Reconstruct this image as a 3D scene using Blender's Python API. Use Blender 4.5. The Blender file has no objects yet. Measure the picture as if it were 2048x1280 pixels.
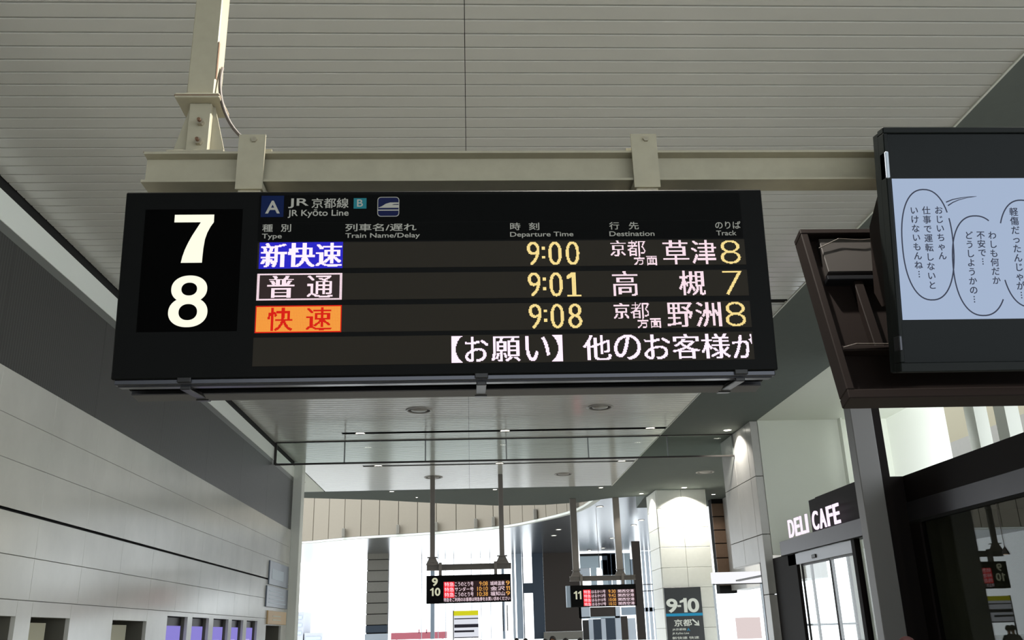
import bpy, bmesh, math, random
from mathutils import Vector, Matrix
from mathutils.bvhtree import BVHTree

random.seed(7)
SC = bpy.context.scene
COL = SC.collection
R = math.radians

# ------------------------------------------------------------------ camera
EYE = Vector((0, 0, 1.6))
FPX, TH, PS, RO = 1810.0, R(19.03), R(2.99), R(1.65)
FW = Vector((math.sin(PS)*math.cos(TH), math.cos(PS)*math.cos(TH), math.sin(TH)))
R0 = Vector((math.cos(PS), -math.sin(PS), 0)); U0 = R0.cross(FW)
UP = U0*math.cos(RO) + R0*math.sin(RO); RT = R0*math.cos(RO) - U0*math.sin(RO)
cd = bpy.data.cameras.new('camera'); cam = bpy.data.objects.new('camera', cd); COL.objects.link(cam)
cd.sensor_width = 36; cd.lens = FPX/2048*36; cd.clip_end = 600
cam.matrix_world = Matrix.Translation(EYE) @ Matrix((RT, UP, -FW)).transposed().to_4x4()
SC.camera = cam

# ------------------------------------------------------------------ world, exposure, daylight
SC.view_settings.view_transform = 'Standard'; SC.view_settings.look = 'None'
SC.view_settings.gamma = 1; SC.view_settings.use_curve_mapping = False
SC.view_settings.exposure = 0.0
w = bpy.data.worlds.new('overcast_sky'); SC.world = w; w.use_nodes = True
bg = w.node_tree.nodes['Background']
bg.inputs[0].default_value = (0.90, 0.96, 1.0, 1); bg.inputs[1].default_value = 3.2
SC.cycles.max_bounces = 8; SC.cycles.diffuse_bounces = 5; SC.cycles.glossy_bounces = 4
SC.cycles.sample_clamp_indirect = 6
SC.cycles.use_denoising = True


def ray(x, y):
    return FW + RT*((x-1024)/FPX) - UP*((y-640)/FPX)


def at_y(x, y, Y):
    d = ray(x, y); return EYE + d*(Y/d.y)


def at_z(x, y, Z):
    d = ray(x, y); return EYE + d*((Z-EYE.z)/d.z)


# ------------------------------------------------------------------ materials
def lin(c):
    return tuple(((v/255)/12.92 if v/255 <= .04045 else ((v/255+.055)/1.055)**2.4) for v in c)


def mat(name, rgb, rough=.5, metal=0., spec=.5, noise=0., nscale=6., bump=0., bscale=60., stretch=None, coat=0.):
    m = bpy.data.materials.new(name); m.use_nodes = True
    nt = m.node_tree; b = nt.nodes['Principled BSDF']
    c = lin(rgb)
    b.inputs['Base Color'].default_value = (*c, 1)
    b.inputs['Roughness'].default_value = rough; b.inputs['Metallic'].default_value = metal
    b.inputs['Specular IOR Level'].default_value = spec
    if coat: b.inputs['Coat Weight'].default_value = coat; b.inputs['Coat Roughness'].default_value = .13
    tc = nt.nodes.new('ShaderNodeTexCoord'); mp = nt.nodes.new('ShaderNodeMapping')
    nt.links.new(tc.outputs['Object'], mp.inputs[0])
    if stretch: mp.inputs['Scale'].default_value = stretch
    if noise:
        n = nt.nodes.new('ShaderNodeTexNoise'); n.inputs['Scale'].default_value = nscale
        n.inputs['Detail'].default_value = 5; n.inputs['Roughness'].default_value = .6
        nt.links.new(mp.outputs[0], n.inputs['Vector'])
        r = nt.nodes.new('ShaderNodeMapRange'); r.inputs[1].default_value = .25; r.inputs[2].default_value = .75
        r.inputs[3].default_value = 1-noise; r.inputs[4].default_value = 1+noise
        nt.links.new(n.outputs[0], r.inputs[0])
        mx = nt.nodes.new('ShaderNodeVectorMath'); mx.operation = 'SCALE'
        mx.inputs[0].default_value = c
        nt.links.new(r.outputs[0], mx.inputs['Scale']); nt.links.new(mx.outputs[0], b.inputs['Base Color'])
    if bump:
        n = nt.nodes.new('ShaderNodeTexNoise'); n.inputs['Scale'].default_value = bscale
        nt.links.new(mp.outputs[0], n.inputs['Vector'])
        bp = nt.nodes.new('ShaderNodeBump'); bp.inputs['Strength'].default_value = bump; bp.inputs['Distance'].default_value = .01
        nt.links.new(n.outputs[0], bp.inputs['Height']); nt.links.new(bp.outputs[0], b.inputs['Normal'])
    return m


def emit(name, rgb, s=1.0):
    m = bpy.data.materials.new(name); m.use_nodes = True
    b = m.node_tree.nodes['Principled BSDF']
    b.inputs['Base Color'].default_value = (.005, .005, .005, 1); b.inputs['Specular IOR Level'].default_value = .03; b.inputs['Roughness'].default_value = .7
    b.inputs['Emission Color'].default_value = (*lin(rgb), 1); b.inputs['Emission Strength'].default_value = s
    return m


def glassmat(name, tint=(1, 1, 1), gloss=1.0, rough=0.0):
    """thin architectural pane: clear transmission plus Fresnel mirror"""
    m = bpy.data.materials.new(name); m.use_nodes = True; nt = m.node_tree
    for n in list(nt.nodes):
        if n.type != 'OUTPUT_MATERIAL': nt.nodes.remove(n)
    out = [n for n in nt.nodes if n.type == 'OUTPUT_MATERIAL'][0]
    t = nt.nodes.new('ShaderNodeBsdfTransparent'); t.inputs[0].default_value = (*tint, 1)
    g = nt.nodes.new('ShaderNodeBsdfGlossy'); g.inputs['Roughness'].default_value = rough
    f = nt.nodes.new('ShaderNodeFresnel'); f.inputs[0].default_value = 1.5
    mu = nt.nodes.new('ShaderNodeMath'); mu.operation = 'MULTIPLY'; mu.inputs[1].default_value = gloss; mu.use_clamp = True
    mx = nt.nodes.new('ShaderNodeMixShader')
    ge = nt.nodes.new('ShaderNodeNewGeometry'); mr = nt.nodes.new('ShaderNodeMapRange'); mr.inputs[3].default_value = 1.5; mr.inputs[4].default_value = 1/1.5
    nt.links.new(ge.outputs['Backfacing'], mr.inputs[0]); nt.links.new(mr.outputs[0], f.inputs[0])
    nt.links.new(f.outputs[0], mu.inputs[0]); nt.links.new(mu.outputs[0], mx.inputs[0])
    nt.links.new(t.outputs[0], mx.inputs[1]); nt.links.new(g.outputs[0], mx.inputs[2]); nt.links.new(mx.outputs[0], out.inputs[0])
    return m


M = {}
M['slat'] = mat('white_slat_enamel', (201, 201, 196), .6, 0, .15, coat=.9)
M['joint'] = mat('pale_joint_mortar', (150, 150, 146), .7)
M['gap'] = mat('dark_gap', (14, 14, 14), .9)
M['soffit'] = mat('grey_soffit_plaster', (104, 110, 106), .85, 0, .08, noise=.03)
M['white_plaster'] = mat('white_plaster', (222, 224, 216), .6)
M['cream_plaster'] = mat('cream_plaster', (214, 217, 206), .6, noise=.02, nscale=.7)
M['cornice'] = mat('pale_cornice_panel', (246, 250, 244), .5)
M['ledge'] = mat('grey_ledge_metal', (120, 122, 120), .4, .3)
M['marble'] = mat('grey_white_marble', (200, 200, 194), .16, 0, .5, noise=.10, nscale=.9, stretch=(1, 1, .8))
M['marble_light'] = mat('pale_marble', (184, 182, 178), .3, 0, .5, noise=.07, nscale=1.6)
M['floor'] = mat('polished_stone_floor', (186, 184, 176), .16, 0, .5, noise=.06, nscale=2.)
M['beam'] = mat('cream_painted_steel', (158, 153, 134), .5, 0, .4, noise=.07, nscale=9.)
M['beam_far'] = mat('backlight_darkened_steel', (112, 106, 100), .5, noise=.05)  # cream steel with the darkening of backlight put into its colour
M['rust'] = mat('rust_stain', (104, 78, 58), .8, noise=.3, nscale=60)
M['bolt'] = mat('bolt_steel', (160, 154, 138), .4, .6)
M['cable'] = mat('grey_brown_cable', (84, 76, 70), .6)
M['black'] = mat('black_satin_housing', (9, 10, 10), .5, 0, .07)
M['black_face'] = mat('matt_black_face', (6, 7, 7), .6, 0, .05)
M['numpanel'] = mat('black_number_panel', (2, 2, 2), .55, 0, .02)
M['ledoff'] = mat('unlit_led_matrix', (46, 43, 38), .7, 0, .04)
M['rim'] = mat('dark_anodised_rim', (62, 63, 68), .28, .8)
M['clip'] = mat('black_clip', (22, 22, 23), .35, .5)
M['brownframe'] = mat('dark_brown_frame', (28, 21, 19), .55, 0, .12)
M['screen_glass'] = mat('black_screen_glass', (12, 17, 18), .14, 0, .07)
M['tvcase'] = mat('dark_display_case', (18, 22, 22), .45, 0, .12)
M['paper'] = emit('lit_screen_white', (170, 187, 214), .92)
M['ink'] = emit('screen_grey_ink', (66, 72, 90), .8)
M['edgewhite'] = mat('pale_edge_cap', (190, 200, 215), .5)
M['num'] = emit('backlit_numeral', (252, 250, 228), 1.05)
M['num_dim'] = emit('backlit_numeral_far', (225, 225, 195), .8)
M['headtext'] = emit('backlit_header_lettering', (158, 160, 152), .75)
M['sqA'] = emit('navy_square', (10, 28, 70), .7)
M['sqB'] = emit('teal_square', (34, 108, 118), .8)
M['sqI'] = emit('indigo_square', (20, 28, 66), .7)
M['led_white'] = emit('led_pinkish_white', (255, 232, 252), 1.25)
M['led_pink'] = emit('led_rose_white', (255, 228, 238), 1.15)
M['led_amber'] = emit('led_pale_amber', (255, 228, 150), 1.1)
M['led_blue'] = emit('led_blue', (48, 44, 222), 1.0)
M['led_orange'] = emit('led_orange', (250, 172, 70), 1.0)
M['led_red'] = emit('led_red', (215, 30, 16), 1.0)
M['led_red2'] = emit('led_bright_red', (240, 50, 60), 1.1)
M['led_gold'] = emit('led_gold', (250, 180, 90), 1.0)
M['led_brown'] = mat('led_dark_brown_cells', (38, 16, 14), .7)
M['rail'] = mat('dark_rail_metal', (46, 44, 42), .4, .6)
M['postmetal'] = mat('satin_mullion', (120, 124, 124), .35, .5)
M['glass_smoke'] = glassmat('greenish_clear_glass', (.93, .965, .95), .6)
M['glass_shop'] = glassmat('shop_glass', (.78, .82, .80), .65)
M['glass_clear'] = glassmat('clear_glass', (.97, .98, .98), .55)
M['vent'] = mat('vent_metal', (150, 146, 140), .4, .3)
M['vent_dark'] = mat('vent_shadow_gap', (60, 56, 54), .6)
M['lamp'] = emit('downlight_lens', (255, 250, 235), 12.)
M['fascia'] = mat('dark_brown_fascia', (26, 21, 20), .6, 0, .12)
M['lintel'] = mat('brushed_dark_lintel', (66, 64, 68), .36, .5, noise=.05, nscale=3)
M['greypost'] = mat('grey_painted_post', (126, 124, 124), .45, .1)
M['header'] = mat('light_grey_header', (176, 178, 184), .4, .3)
M['cafe_letters'] = emit('lit_channel_letters', (250, 232, 252), 1.15)
M['cafe_dark'] = mat('cafe_dark_interior', (46, 42, 38), .7)
M['cafe_wall'] = mat('cafe_olive_wall', (96, 88, 72), .7)
M['cafe_counter'] = mat('cafe_steel_counter', (92, 100, 100), .35, .4)
M['lampglow'] = emit('pendant_glow', (255, 214, 178), 2.)
M['beige_panel'] = mat('beige_gallery_panel', (138, 129, 114), .6, noise=.02)
M['hall_under'] = mat('grey_metal_underside', (120, 124, 130), .22, .75)
M['tile_grey'] = mat('grey_pillar_tile', (120, 116, 106), .4, noise=.05)
M['brown_tile'] = mat('brown_tile', (122, 98, 80), .5, noise=.08)
M['pillar_white'] = mat('white_pillar_stone', (236, 238, 230), .4, noise=.03)
M['signgreen'] = mat('dark_pillar_sign', (42, 46, 48), .4)
M['signtext'] = emit('sign_letters', (214, 220, 208), .85)
M['cyan'] = emit('cyan_stripe', (48, 150, 190), .8)
M['steel_blue'] = mat('blue_grey_steel', (150, 164, 178), .4, .2)
M['navy'] = mat('dark_blue_steel', (52, 64, 78), .5, .2)
M['darkbrown'] = mat('dark_brown_wall', (52, 44, 38), .7)
M['farlight'] = mat('pale_far_panel', (196, 204, 214), .4)
M['farglass'] = mat('grey_blue_far_glass', (150, 164, 172), .2, .2)
M['red_roof'] = mat('dull_red_canopy', (120, 52, 62), .6)
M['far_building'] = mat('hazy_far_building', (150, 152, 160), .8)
M['yellow'] = emit('yellow_header', (232, 228, 40), .8)
M['litshop'] = emit('glowing_shop_white', (250, 250, 255), 1.0)  # glow put into the sign band in place of shop lighting
M['litpink'] = emit('glowing_poster', (236, 220, 218), .9)  # poster given its own glow in place of shop lighting
M['signdark'] = mat('dark_purple_print', (48, 44, 66), .5)
M['signwhite'] = emit('white_sign_face', (235, 238, 248), .9)
M['purple'] = emit('violet_lit_screen', (150, 140, 226), .85)
M['purple2'] = emit('pale_violet_picture', (196, 184, 240), .9)
M['orange_sign'] = mat('pale_orange_board', (204, 172, 124), .5)
M['bluesign'] = mat('blue_grey_board', (88, 98, 112), .3)
M['bluesign_text'] = mat('pale_board_print', (150, 165, 176), .4)
M['door_pale'] = mat('pale_beige_door', (196, 192, 166), .5)
M['door_orange'] = mat('tan_door_edge', (186, 142, 92), .5)
M['reveal'] = mat('doorway_reveal', (96, 94, 84), .6)
M['skin'] = mat('skin', (206, 160, 132), .6)
M['hair'] = mat('black_hair', (22, 18, 18), .5)
M['cloth1'] = mat('dark_coat', (44, 44, 52), .8)
M['cloth2'] = mat('grey_jacket', (110, 106, 104), .8)
M['ext_beige'] = mat('beige_facade', (150, 142, 118), .7)
M['ext_window'] = mat('facade_window', (92, 108, 98), .2)


# ------------------------------------------------------------------ mesh helpers
class MB:
    def __init__(s): s.v = []; s.f = []; s.mi = []

    def quad(s, a, b, c, d, mi=0):
        n = len(s.v); s.v += [tuple(a), tuple(b), tuple(c), tuple(d)]; s.f.append((n, n+1, n+2, n+3)); s.mi.append(mi); return s

    def box(s, x0, x1, y0, y1, z0, z1, mi=0):
        if x0 > x1: x0, x1 = x1, x0
        if y0 > y1: y0, y1 = y1, y0
        if z0 > z1: z0, z1 = z1, z0
        n = len(s.v)
        s.v += [(x0, y0, z0), (x1, y0, z0), (x1, y1, z0), (x0, y1, z0), (x0, y0, z1), (x1, y0, z1), (x1, y1, z1), (x0, y1, z1)]
        for f in ((0, 3, 2, 1), (4, 5, 6, 7), (0, 1, 5, 4), (1, 2, 6, 5), (2, 3, 7, 6), (3, 0, 4, 7)):
            s.f.append(tuple(n+i for i in f)); s.mi.append(mi)
        return s

    def cbox(s, x0, x1, y0, y1, z0, z1, c=.004):
        """box with chamfered edges"""
        bm = bmesh.new(); bmesh.ops.create_cube(bm, size=1)
        for v in bm.verts:
            v.co = Vector((x0+(v.co.x+.5)*(x1-x0), y0+(v.co.y+.5)*(y1-y0), z0+(v.co.z+.5)*(z1-z0)))
        bmesh.ops.bevel(bm, geom=bm.edges[:], offset=c, segments=1, affect='EDGES')
        n = len(s.v); bm.verts.index_update()
        s.v += [tuple(v.co) for v in bm.verts]
        for f in bm.faces: s.f.append(tuple(n+v.index for v in f.verts)); s.mi.append(0)
        bm.free(); return s

    def prism(s, poly, axis, a, b, mi=0):
        """extrude a 2-D polygon along axis 0/1/2 from a to b"""
        def pt(p, t):
            q = list(p); q.insert(axis, t); return tuple(q)
        n = len(s.v); k = len(poly)
        s.v += [pt(p, a) for p in poly] + [pt(p, b) for p in poly]
        s.f.append(tuple(range(n, n+k))[::-1]); s.f.append(tuple(range(n+k, n+2*k))); s.mi += [mi, mi]
        for i in range(k):
            j = (i+1) % k; s.f.append((n+i, n+j, n+k+j, n+k+i)); s.mi.append(mi)
        return s

    def tube(s, pts, r, seg=8, mi=0, r2=None):
        pts = [Vector(p) for p in pts]; n0 = len(s.v)
        for i, p in enumerate(pts):
            d = (pts[min(i+1, len(pts)-1)] - pts[max(i-1, 0)]).normalized()
            a = d.cross(Vector((0, 0, 1)) if abs(d.z) < .9 else Vector((1, 0, 0))).normalized(); b = d.cross(a)
            rr = r if r2 is None else r+(r2-r)*i/(len(pts)-1)
            for k in range(seg):
                t = 2*math.pi*k/seg; s.v.append(tuple(p + a*math.cos(t)*rr + b*math.sin(t)*rr))
        for i in range(len(pts)-1):
            for k in range(seg):
                a = n0+i*seg+k; b = n0+i*seg+(k+1) % seg
                s.f.append((a, b, b+seg, a+seg)); s.mi.append(mi)
        s.f.append(tuple(range(n0, n0+seg))); s.f.append(tuple(range(n0+(len(pts)-1)*seg, n0+len(pts)*seg))); s.mi += [mi, mi]
        return s

    def ring(s, c, prof, seg=24, mi=0):
        """lathe of profile (r,z) about vertical axis through c"""
        n0 = len(s.v); k = len(prof)
        for i in range(seg):
            t = 2*math.pi*i/seg
            for r, z in prof: s.v.append((c[0]+r*math.cos(t), c[1]+r*math.sin(t), c[2]+z))
        for i in range(seg):
            j = (i+1) % seg
            for q in range(k-1):
                s.f.append((n0+i*k+q, n0+j*k+q, n0+j*k+q+1, n0+i*k+q+1)); s.mi.append(mi)
        return s

    def build(s, name, m, parent=None, loc=(0, 0, 0), fix=False, smooth=False):
        me = bpy.data.meshes.new(name)
        L = Vector(loc)
        me.from_pydata([tuple(Vector(v)-L) for v in s.v], [], s.f)
        ms = m if isinstance(m, (list, tuple)) else [m]
        for q in ms: me.materials.append(q)
        if len(ms) > 1:
            me.polygons.foreach_set('material_index', s.mi)
        me.update()
        if fix or smooth:
            bm = bmesh.new(); bm.from_mesh(me); bmesh.ops.recalc_face_normals(bm, faces=bm.faces); bm.to_mesh(me); bm.free()
        if smooth: me.polygons.foreach_set('use_smooth', [True]*len(me.polygons))
        o = bpy.data.objects.new(name, me); COL.objects.link(o)
        if parent is not None: o.parent = parent
        return o


def W(parent):
    """base location of a thing (world)"""
    while parent.parent is not None: parent = parent.parent
    return parent.location


def part(mb, name, m, parent, **k):
    """part given in world coordinates, stored relative to its unrotated thing"""
    return mb.build(name, m, parent, loc=W(parent), **k)


def thing(name, label, cat, loc=(0, 0, 0), group=None, rot=(0, 0, 0)):
    o = bpy.data.objects.new(name, None); COL.objects.link(o); o.empty_display_size = .1
    o.location = loc; o.rotation_euler = rot; o['label'] = label; o['category'] = cat
    if group: o['group'] = group
    return o


def tag(o, label, cat, group=None):
    o['label'] = label; o['category'] = cat
    if group: o['group'] = group
    return o


def struct(mb, name, m, label=None, cat=None, **k):
    o = mb.build(name, m, None, **k); o['kind'] = 'structure'
    if label: o['label'] = label
    if cat: o['category'] = cat
    return o


def sroot(name, label, cat):
    o = bpy.data.objects.new(name, None); COL.objects.link(o); o['kind'] = 'structure'; o['label'] = label; o['category'] = cat
    return o


# ------------------------------------------------------------------ lettering
_cache = {}


def _custom():
    g = {}
    st = [(.40, 0), (.66, 0), (.66, 1), (.40, 1)]; fl = [(.10, .66), (.40, .72), (.40, .92), (.10, .80)]
    g['1'] = (st+fl, [(0, 1, 2, 3), (4, 5, 6, 7)])
    g['11'] = (st+fl+[(x+.72, y) for x, y in st+fl], [(0, 1, 2, 3), (4, 5, 6, 7), (8, 9, 10, 11), (12, 13, 14, 15)])
    g['led1'] = ([(.42, 0), (.62, 0), (.62, 1), (.42, 1), (.10, .72), (.42, .80), (.42, 1), (.10, .86), (.1, 0), (.95, 0), (.95, .07), (.1, .07)], [(0, 1, 2, 3), (4, 5, 6, 7), (8, 9, 10, 11)])
    rt = [(1, .84), (.92, .74), (.85, .62), (.80, .48), (.775, .30), (.765, .14), (.76, 0)]
    lf = [(.67, .84), (.57, .70), (.47, .56), (.38, .41), (.31, .27), (.26, .13), (.23, 0)]
    v = [(0, .84), (1, .84), (1, 1), (0, 1)]; f = [(0, 1, 2, 3)]
    for i in range(6):
        n = len(v); v += [lf[i], lf[i+1], rt[i+1], rt[i]]; f.append((n, n+1, n+2, n+3))
    g['bold7'] = (v, f)
    v, f = [], []
    for cy, rx, ry, ix, iy in ((.735, .46, .265, .20, .125), (.29, .50, .29, .235, .155)):
        N = 56; n = len(v)
        for i in range(N):
            t = 2*math.pi*i/N; c_, s_ = math.cos(t), math.sin(t)
            e = 2/2.15
            c2 = math.copysign(abs(c_)**e, c_); s2 = math.copysign(abs(s_)**e, s_)
            v += [(.5+rx*c2, cy+ry*s2), (.5+ix*c2, cy+iy*s2)]
        for i in range(N):
            j = (i+1) % N; f.append((n+2*i, n+2*j, n+2*j+1, n+2*i+1))
    g['bold8'] = (v, f)
    return g


CUSTOM = _custom()


def glyphs(body, weight=0.0):
    """outline of a piece of text as (verts2d, triangles)"""
    if body in CUSTOM: return CUSTOM[body]
    key = (body, weight)
    if key in _cache: return _cache[key]
    cjk = any(ord(c) > 0x2E80 for c in body)
    cu = bpy.data.curves.new('lettering_source', 'FONT'); cu.body = body; cu.size = 1; cu.resolution_u = 6
    if not cjk: cu.offset = weight
    ob = bpy.data.objects.new('lettering_source', cu); COL.objects.link(ob)
    dg = bpy.context.evaluated_depsgraph_get(); dg.update()
    me = bpy.data.meshes.new_from_object(ob.evaluated_get(dg)); me.calc_loop_triangles()
    vs = [(v.co.x, v.co.y) for v in me.vertices]; fs = [tuple(t.vertices) for t in me.loop_triangles]
    if cjk and weight > 0:
        n = len(vs); v0 = list(vs); f0 = list(fs)
        for k, (dx, dy) in enumerate(((1, 0), (0, .7), (1, .7))):
            vs += [(x+dx*weight*1.6, y+dy*weight*1.6) for x, y in v0]; fs += [tuple(i+n*(k+1) for i in f) for f in f0]
    bpy.data.objects.remove(ob); bpy.data.curves.remove(cu); bpy.data.meshes.remove(me)
    _cache[key] = (vs, fs)
    return vs, fs


def fitted(body, u0, u1, v0, v1, weight=0.0, spaces=False):
    vs, fs = glyphs(body, weight)
    xs = [v[0] for v in vs]; ys = [v[1] for v in vs]
    ax, bx, ay, by = min(xs), max(xs), min(ys), max(ys)
    return [(u0+(x-ax)/(bx-ax)*(u1-u0), v0+(y-ay)/(by-ay)*(v1-v0)) for x, y in vs], fs


def add_text(mb, body, u0, u1, v0, v1, d, weight=0.0, plane='uv', thick=0.0, mi=0):
    """lettering in the u-v plane (x, z) at depth y=d, facing -y"""
    vs, fs = fitted(body, u0, u1, v0, v1, weight)
    n = len(mb.v); mb.v += [(u, d, v) for u, v in vs]
    mb.f += [tuple(n+i for i in f) for f in fs]; mb.mi += [mi]*len(fs)
    return mb


def add_char(mb, ch, uc, vc, em, d, weight=0.0):
    """single character at its natural size, centred on its em square"""
    vs, fs = glyphs(ch, weight)
    if not vs: return mb
    n = len(mb.v); mb.v += [(uc+(x-.5)*em, d, vc+(y-.38)*em) for x, y in vs]
    mb.f += [tuple(n+i for i in f) for f in fs]; mb.mi += [0]*len(fs)
    return mb


PITCH = .00382


def led_cells(body, u0, u1, v0, v1, weight=0.0, bold=0, clip=None):
    """which LED cells of a matrix light up for a piece of text"""
    vs, fs = fitted(body, u0, u1, v0, v1, weight)
    bv = BVHTree.FromPolygons([Vector((x, y, 0)) for x, y in vs], fs)
    cells = set()
    i0, i1, j0, j1 = int(u0/PITCH)-2, int(u1/PITCH)+2, int(v0/PITCH)-1, int(v1/PITCH)+1
    down = Vector((0, 0, -1))
    for i in range(i0, i1+1):
        for j in range(j0, j1+1):
            if any(bv.ray_cast(Vector(((i+.5)*PITCH, (j+q)*PITCH, 1)), down)[0] is not None for q in ((.5,) if v1-v0 > .05 else (.15, .5, .85))):
                for b in range(bold+1): cells.add((i+b, j))
    if clip is not None: cells = {c for c in cells if c[0]*PITCH < clip}
    return cells


def led_mesh(cells, d, fill=.86):
    mb = MB(); h = PITCH*fill/2
    for i, j in cells:
        x, z = (i+.5)*PITCH, (j+.5)*PITCH
        mb.quad((x-h, d, z-h), (x+h, d, z-h), (x+h, d, z+h), (x-h, d, z+h))
    return mb


def led_rect(u0, u1, v0, v1):
    return {(i, j) for i in range(round(u0/PITCH), round(u1/PITCH)) for j in range(round(v0/PITCH), round(v1/PITCH))}


# =================================================================== SETTING
CZ = 6.8
XL, XR, XS = -5.43, 5.45, 7.74      # ceiling edges and soffit edge

# floor -------------------------------------------------------------
struct(MB().box(-40, 26, -16, 95, -.3, 0), 'floor', M['floor'], 'pale polished stone concourse floor', 'floor')

# slatted ceiling ------------------------------------------------------
ceil = struct(MB().box(XL, XR, -16, 34.6, CZ+.03, CZ+.3), 'ceiling', M['gap'], 'white slatted metal ceiling of narrow crosswise strips', 'ceiling')
P0, PIT = 6.593, .2045
sl_w = PIT-.013
slotY = [4.3, 9.3, 14.3, 19.3, 24.3, 29.3]


def slat_profile(mb, x0, x1, y):
    a, b = y, y+sl_w
    mb.prism([(a, CZ+.026), (a+.004, CZ+.003), (a+.012, CZ), (b-.012, CZ), (b-.004, CZ+.003), (b, CZ+.026)], 0, x0, x1)


smesh = {}
for side, (a, b) in enumerate(((XL+.01, .003), (.010, XR-.02))):
    mb = MB(); slat_profile(mb, a, b, 0)
    o = mb.build('slat', M['slat']); smesh[side] = o.data; bpy.data.objects.remove(o)
near = MB(); far = MB()
k0 = int((-16-P0)/PIT)
for k in range(k0, int((34.5-P0)/PIT)+1):
    y = P0+k*PIT+.0065
    if any(abs(y+sl_w/2-s) < PIT/2 for s in slotY):
        # rows with a light slot: short pieces outside the slot
        near_row = MB(); slat_profile(near_row, XL+.01, -3.42, y)
        if y < 18: near_row.build('slat', M['slat'], ceil)
        else: far.v, far.f, far.mi = far.v, far.f, far.mi; slat_profile(far, XL+.01, -3.42, y)
        continue
    for side in (0, 1):
        if 5.4 < y < 18.3:
            o = bpy.data.objects.new('slat', smesh[side]); COL.objects.link(o); o.parent = ceil; o.location = (0, y, 0)
        else:
            slat_profile(far, *(((XL+.01, .003), (.010, XR-.02))[side]), y)
o = far.build('slat', M['slat'], ceil); o['kind'] = 'stuff'
struct(MB().box(XR-.012, XR+.012, -16, 34.6, CZ-.012, CZ+.1), 'trim_1', M['white_plaster'], 'thin white edge bead between slatted ceiling and grey soffit', 'trim')

# grey soffit ------------------------------------------------------------
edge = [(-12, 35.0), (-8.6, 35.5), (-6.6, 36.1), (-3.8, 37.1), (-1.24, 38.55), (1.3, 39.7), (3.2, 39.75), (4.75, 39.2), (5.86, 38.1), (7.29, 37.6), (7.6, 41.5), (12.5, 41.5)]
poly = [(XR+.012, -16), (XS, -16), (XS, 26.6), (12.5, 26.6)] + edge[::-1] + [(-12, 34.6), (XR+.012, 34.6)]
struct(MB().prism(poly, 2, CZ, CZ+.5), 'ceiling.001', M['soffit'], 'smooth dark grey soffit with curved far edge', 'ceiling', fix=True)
struct(MB().box(-12, XL-.03, 28.5, 34.6, CZ, CZ+.5), 'ceiling.002', M['white_plaster'], 'small white ceiling past the end of the marble wall', 'ceiling')
# slatted ceiling's end face
struct(MB().box(-12, XR, 34.6, 34.62, CZ+.3, CZ+.6), 'trim_2', M['soffit'])
# roofs above so no sky leaks between the ceilings and the walls
struct(MB().box(-12, 12.5, -16, 34.6, CZ+.55, CZ+.7), 'ceiling.003', M['gap'])

# left wall -------------------------------------------------------------
YE = 28.4
wl = struct(MB().box(XL-.5, XL-.07, -16, YE, 2.08, 7.0), 'wall_left', M['joint'], 'long left wall of pale grey marble below a dark panel band', 'wall')
part(MB().box(XL-.05, XL-.01, -16, YE, 6.67, CZ+.05), 'shadow_gap', M['gap'], wl)
part(MB().box(XL-.07, XL, -16, YE, 6.32, 6.67), 'cornice_band', M['cornice'], wl)
part(MB().box(XL-.07, XL-.012, -16, YE, 6.2, 6.32), 'ledge', M['ledge'], wl)
part(MB().box(XL-.07, XL-.045, -16, YE, 3.112, 3.153), 'groove', M['gap'], wl)
part(MB().box(XL-.07, XL-.008, -16, YE, 3.152, 3.7), 'joint_backing', M['joint'], wl)
for z0_, z1_ in ((2.63, 3.113), (2.13, 2.64), (3.70, 4.715)): part(MB().box(XL-.07, XL-.008, -16, YE, z0_, z1_), 'joint_backing', M['joint'], wl)
# dark perforated band
mdp = mat('dark_ribbed_panel', (84, 90, 90), .42, .1, .4)
nt = mdp.node_tree; b = nt.nodes['Principled BSDF']
tc = nt.nodes.new('ShaderNodeTexCoord'); wv = nt.nodes.new('ShaderNodeTexWave'); wv.bands_direction = 'Y'
wv.inputs['Scale'].default_value = 5.2
mr = nt.nodes.new('ShaderNodeMapRange'); mr.inputs[3].default_value = .040; mr.inputs[4].default_value = .068
cc = nt.nodes.new('ShaderNodeCombineColor')
nt.links.new(tc.outputs['Object'], wv.inputs['Vector']); nt.links.new(wv.outputs['Fac'], mr.inputs[0])
for i in range(3): nt.links.new(mr.outputs[0], cc.inputs[i])
nt.links.new(cc.outputs[0], b.inputs['Base Color'])
for k in range(-5, 10):
    y0 = 1.6+k*2.9; y1 = min(y0+2.895, YE)
    if y0 > YE: break
    part(MB().box(XL-.06, XL-.015, max(y0, -16), y1, 4.725, 6.2), 'dark_panel', mdp, wl)
rows = [(4.202, 4.718), (3.702, 4.198), (3.15, 3.698), (2.632, 3.115), (2.130, 2.628)]
st = 1.45
for ri, (z0, z1) in enumerate(rows):
    k = 0
    y = 10.45 - 18*st
    while y < YE-.05:
        y1 = min(y+st, YE)
        if y > 7.3:
            o = part(MB().cbox(XL-.05, XL, y+.002, y1-.002, z0+.002, z1, .003), 'stone_panel', M['marble'], wl)
        y += st
mb = MB()
for z0, z1 in rows: mb.box(XL-.05, XL, -16, 10.45-2*st-.002, z0, z1)
o = part(mb, 'stone_panel', M['marble'], wl); o['kind'] = 'stuff'
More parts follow.
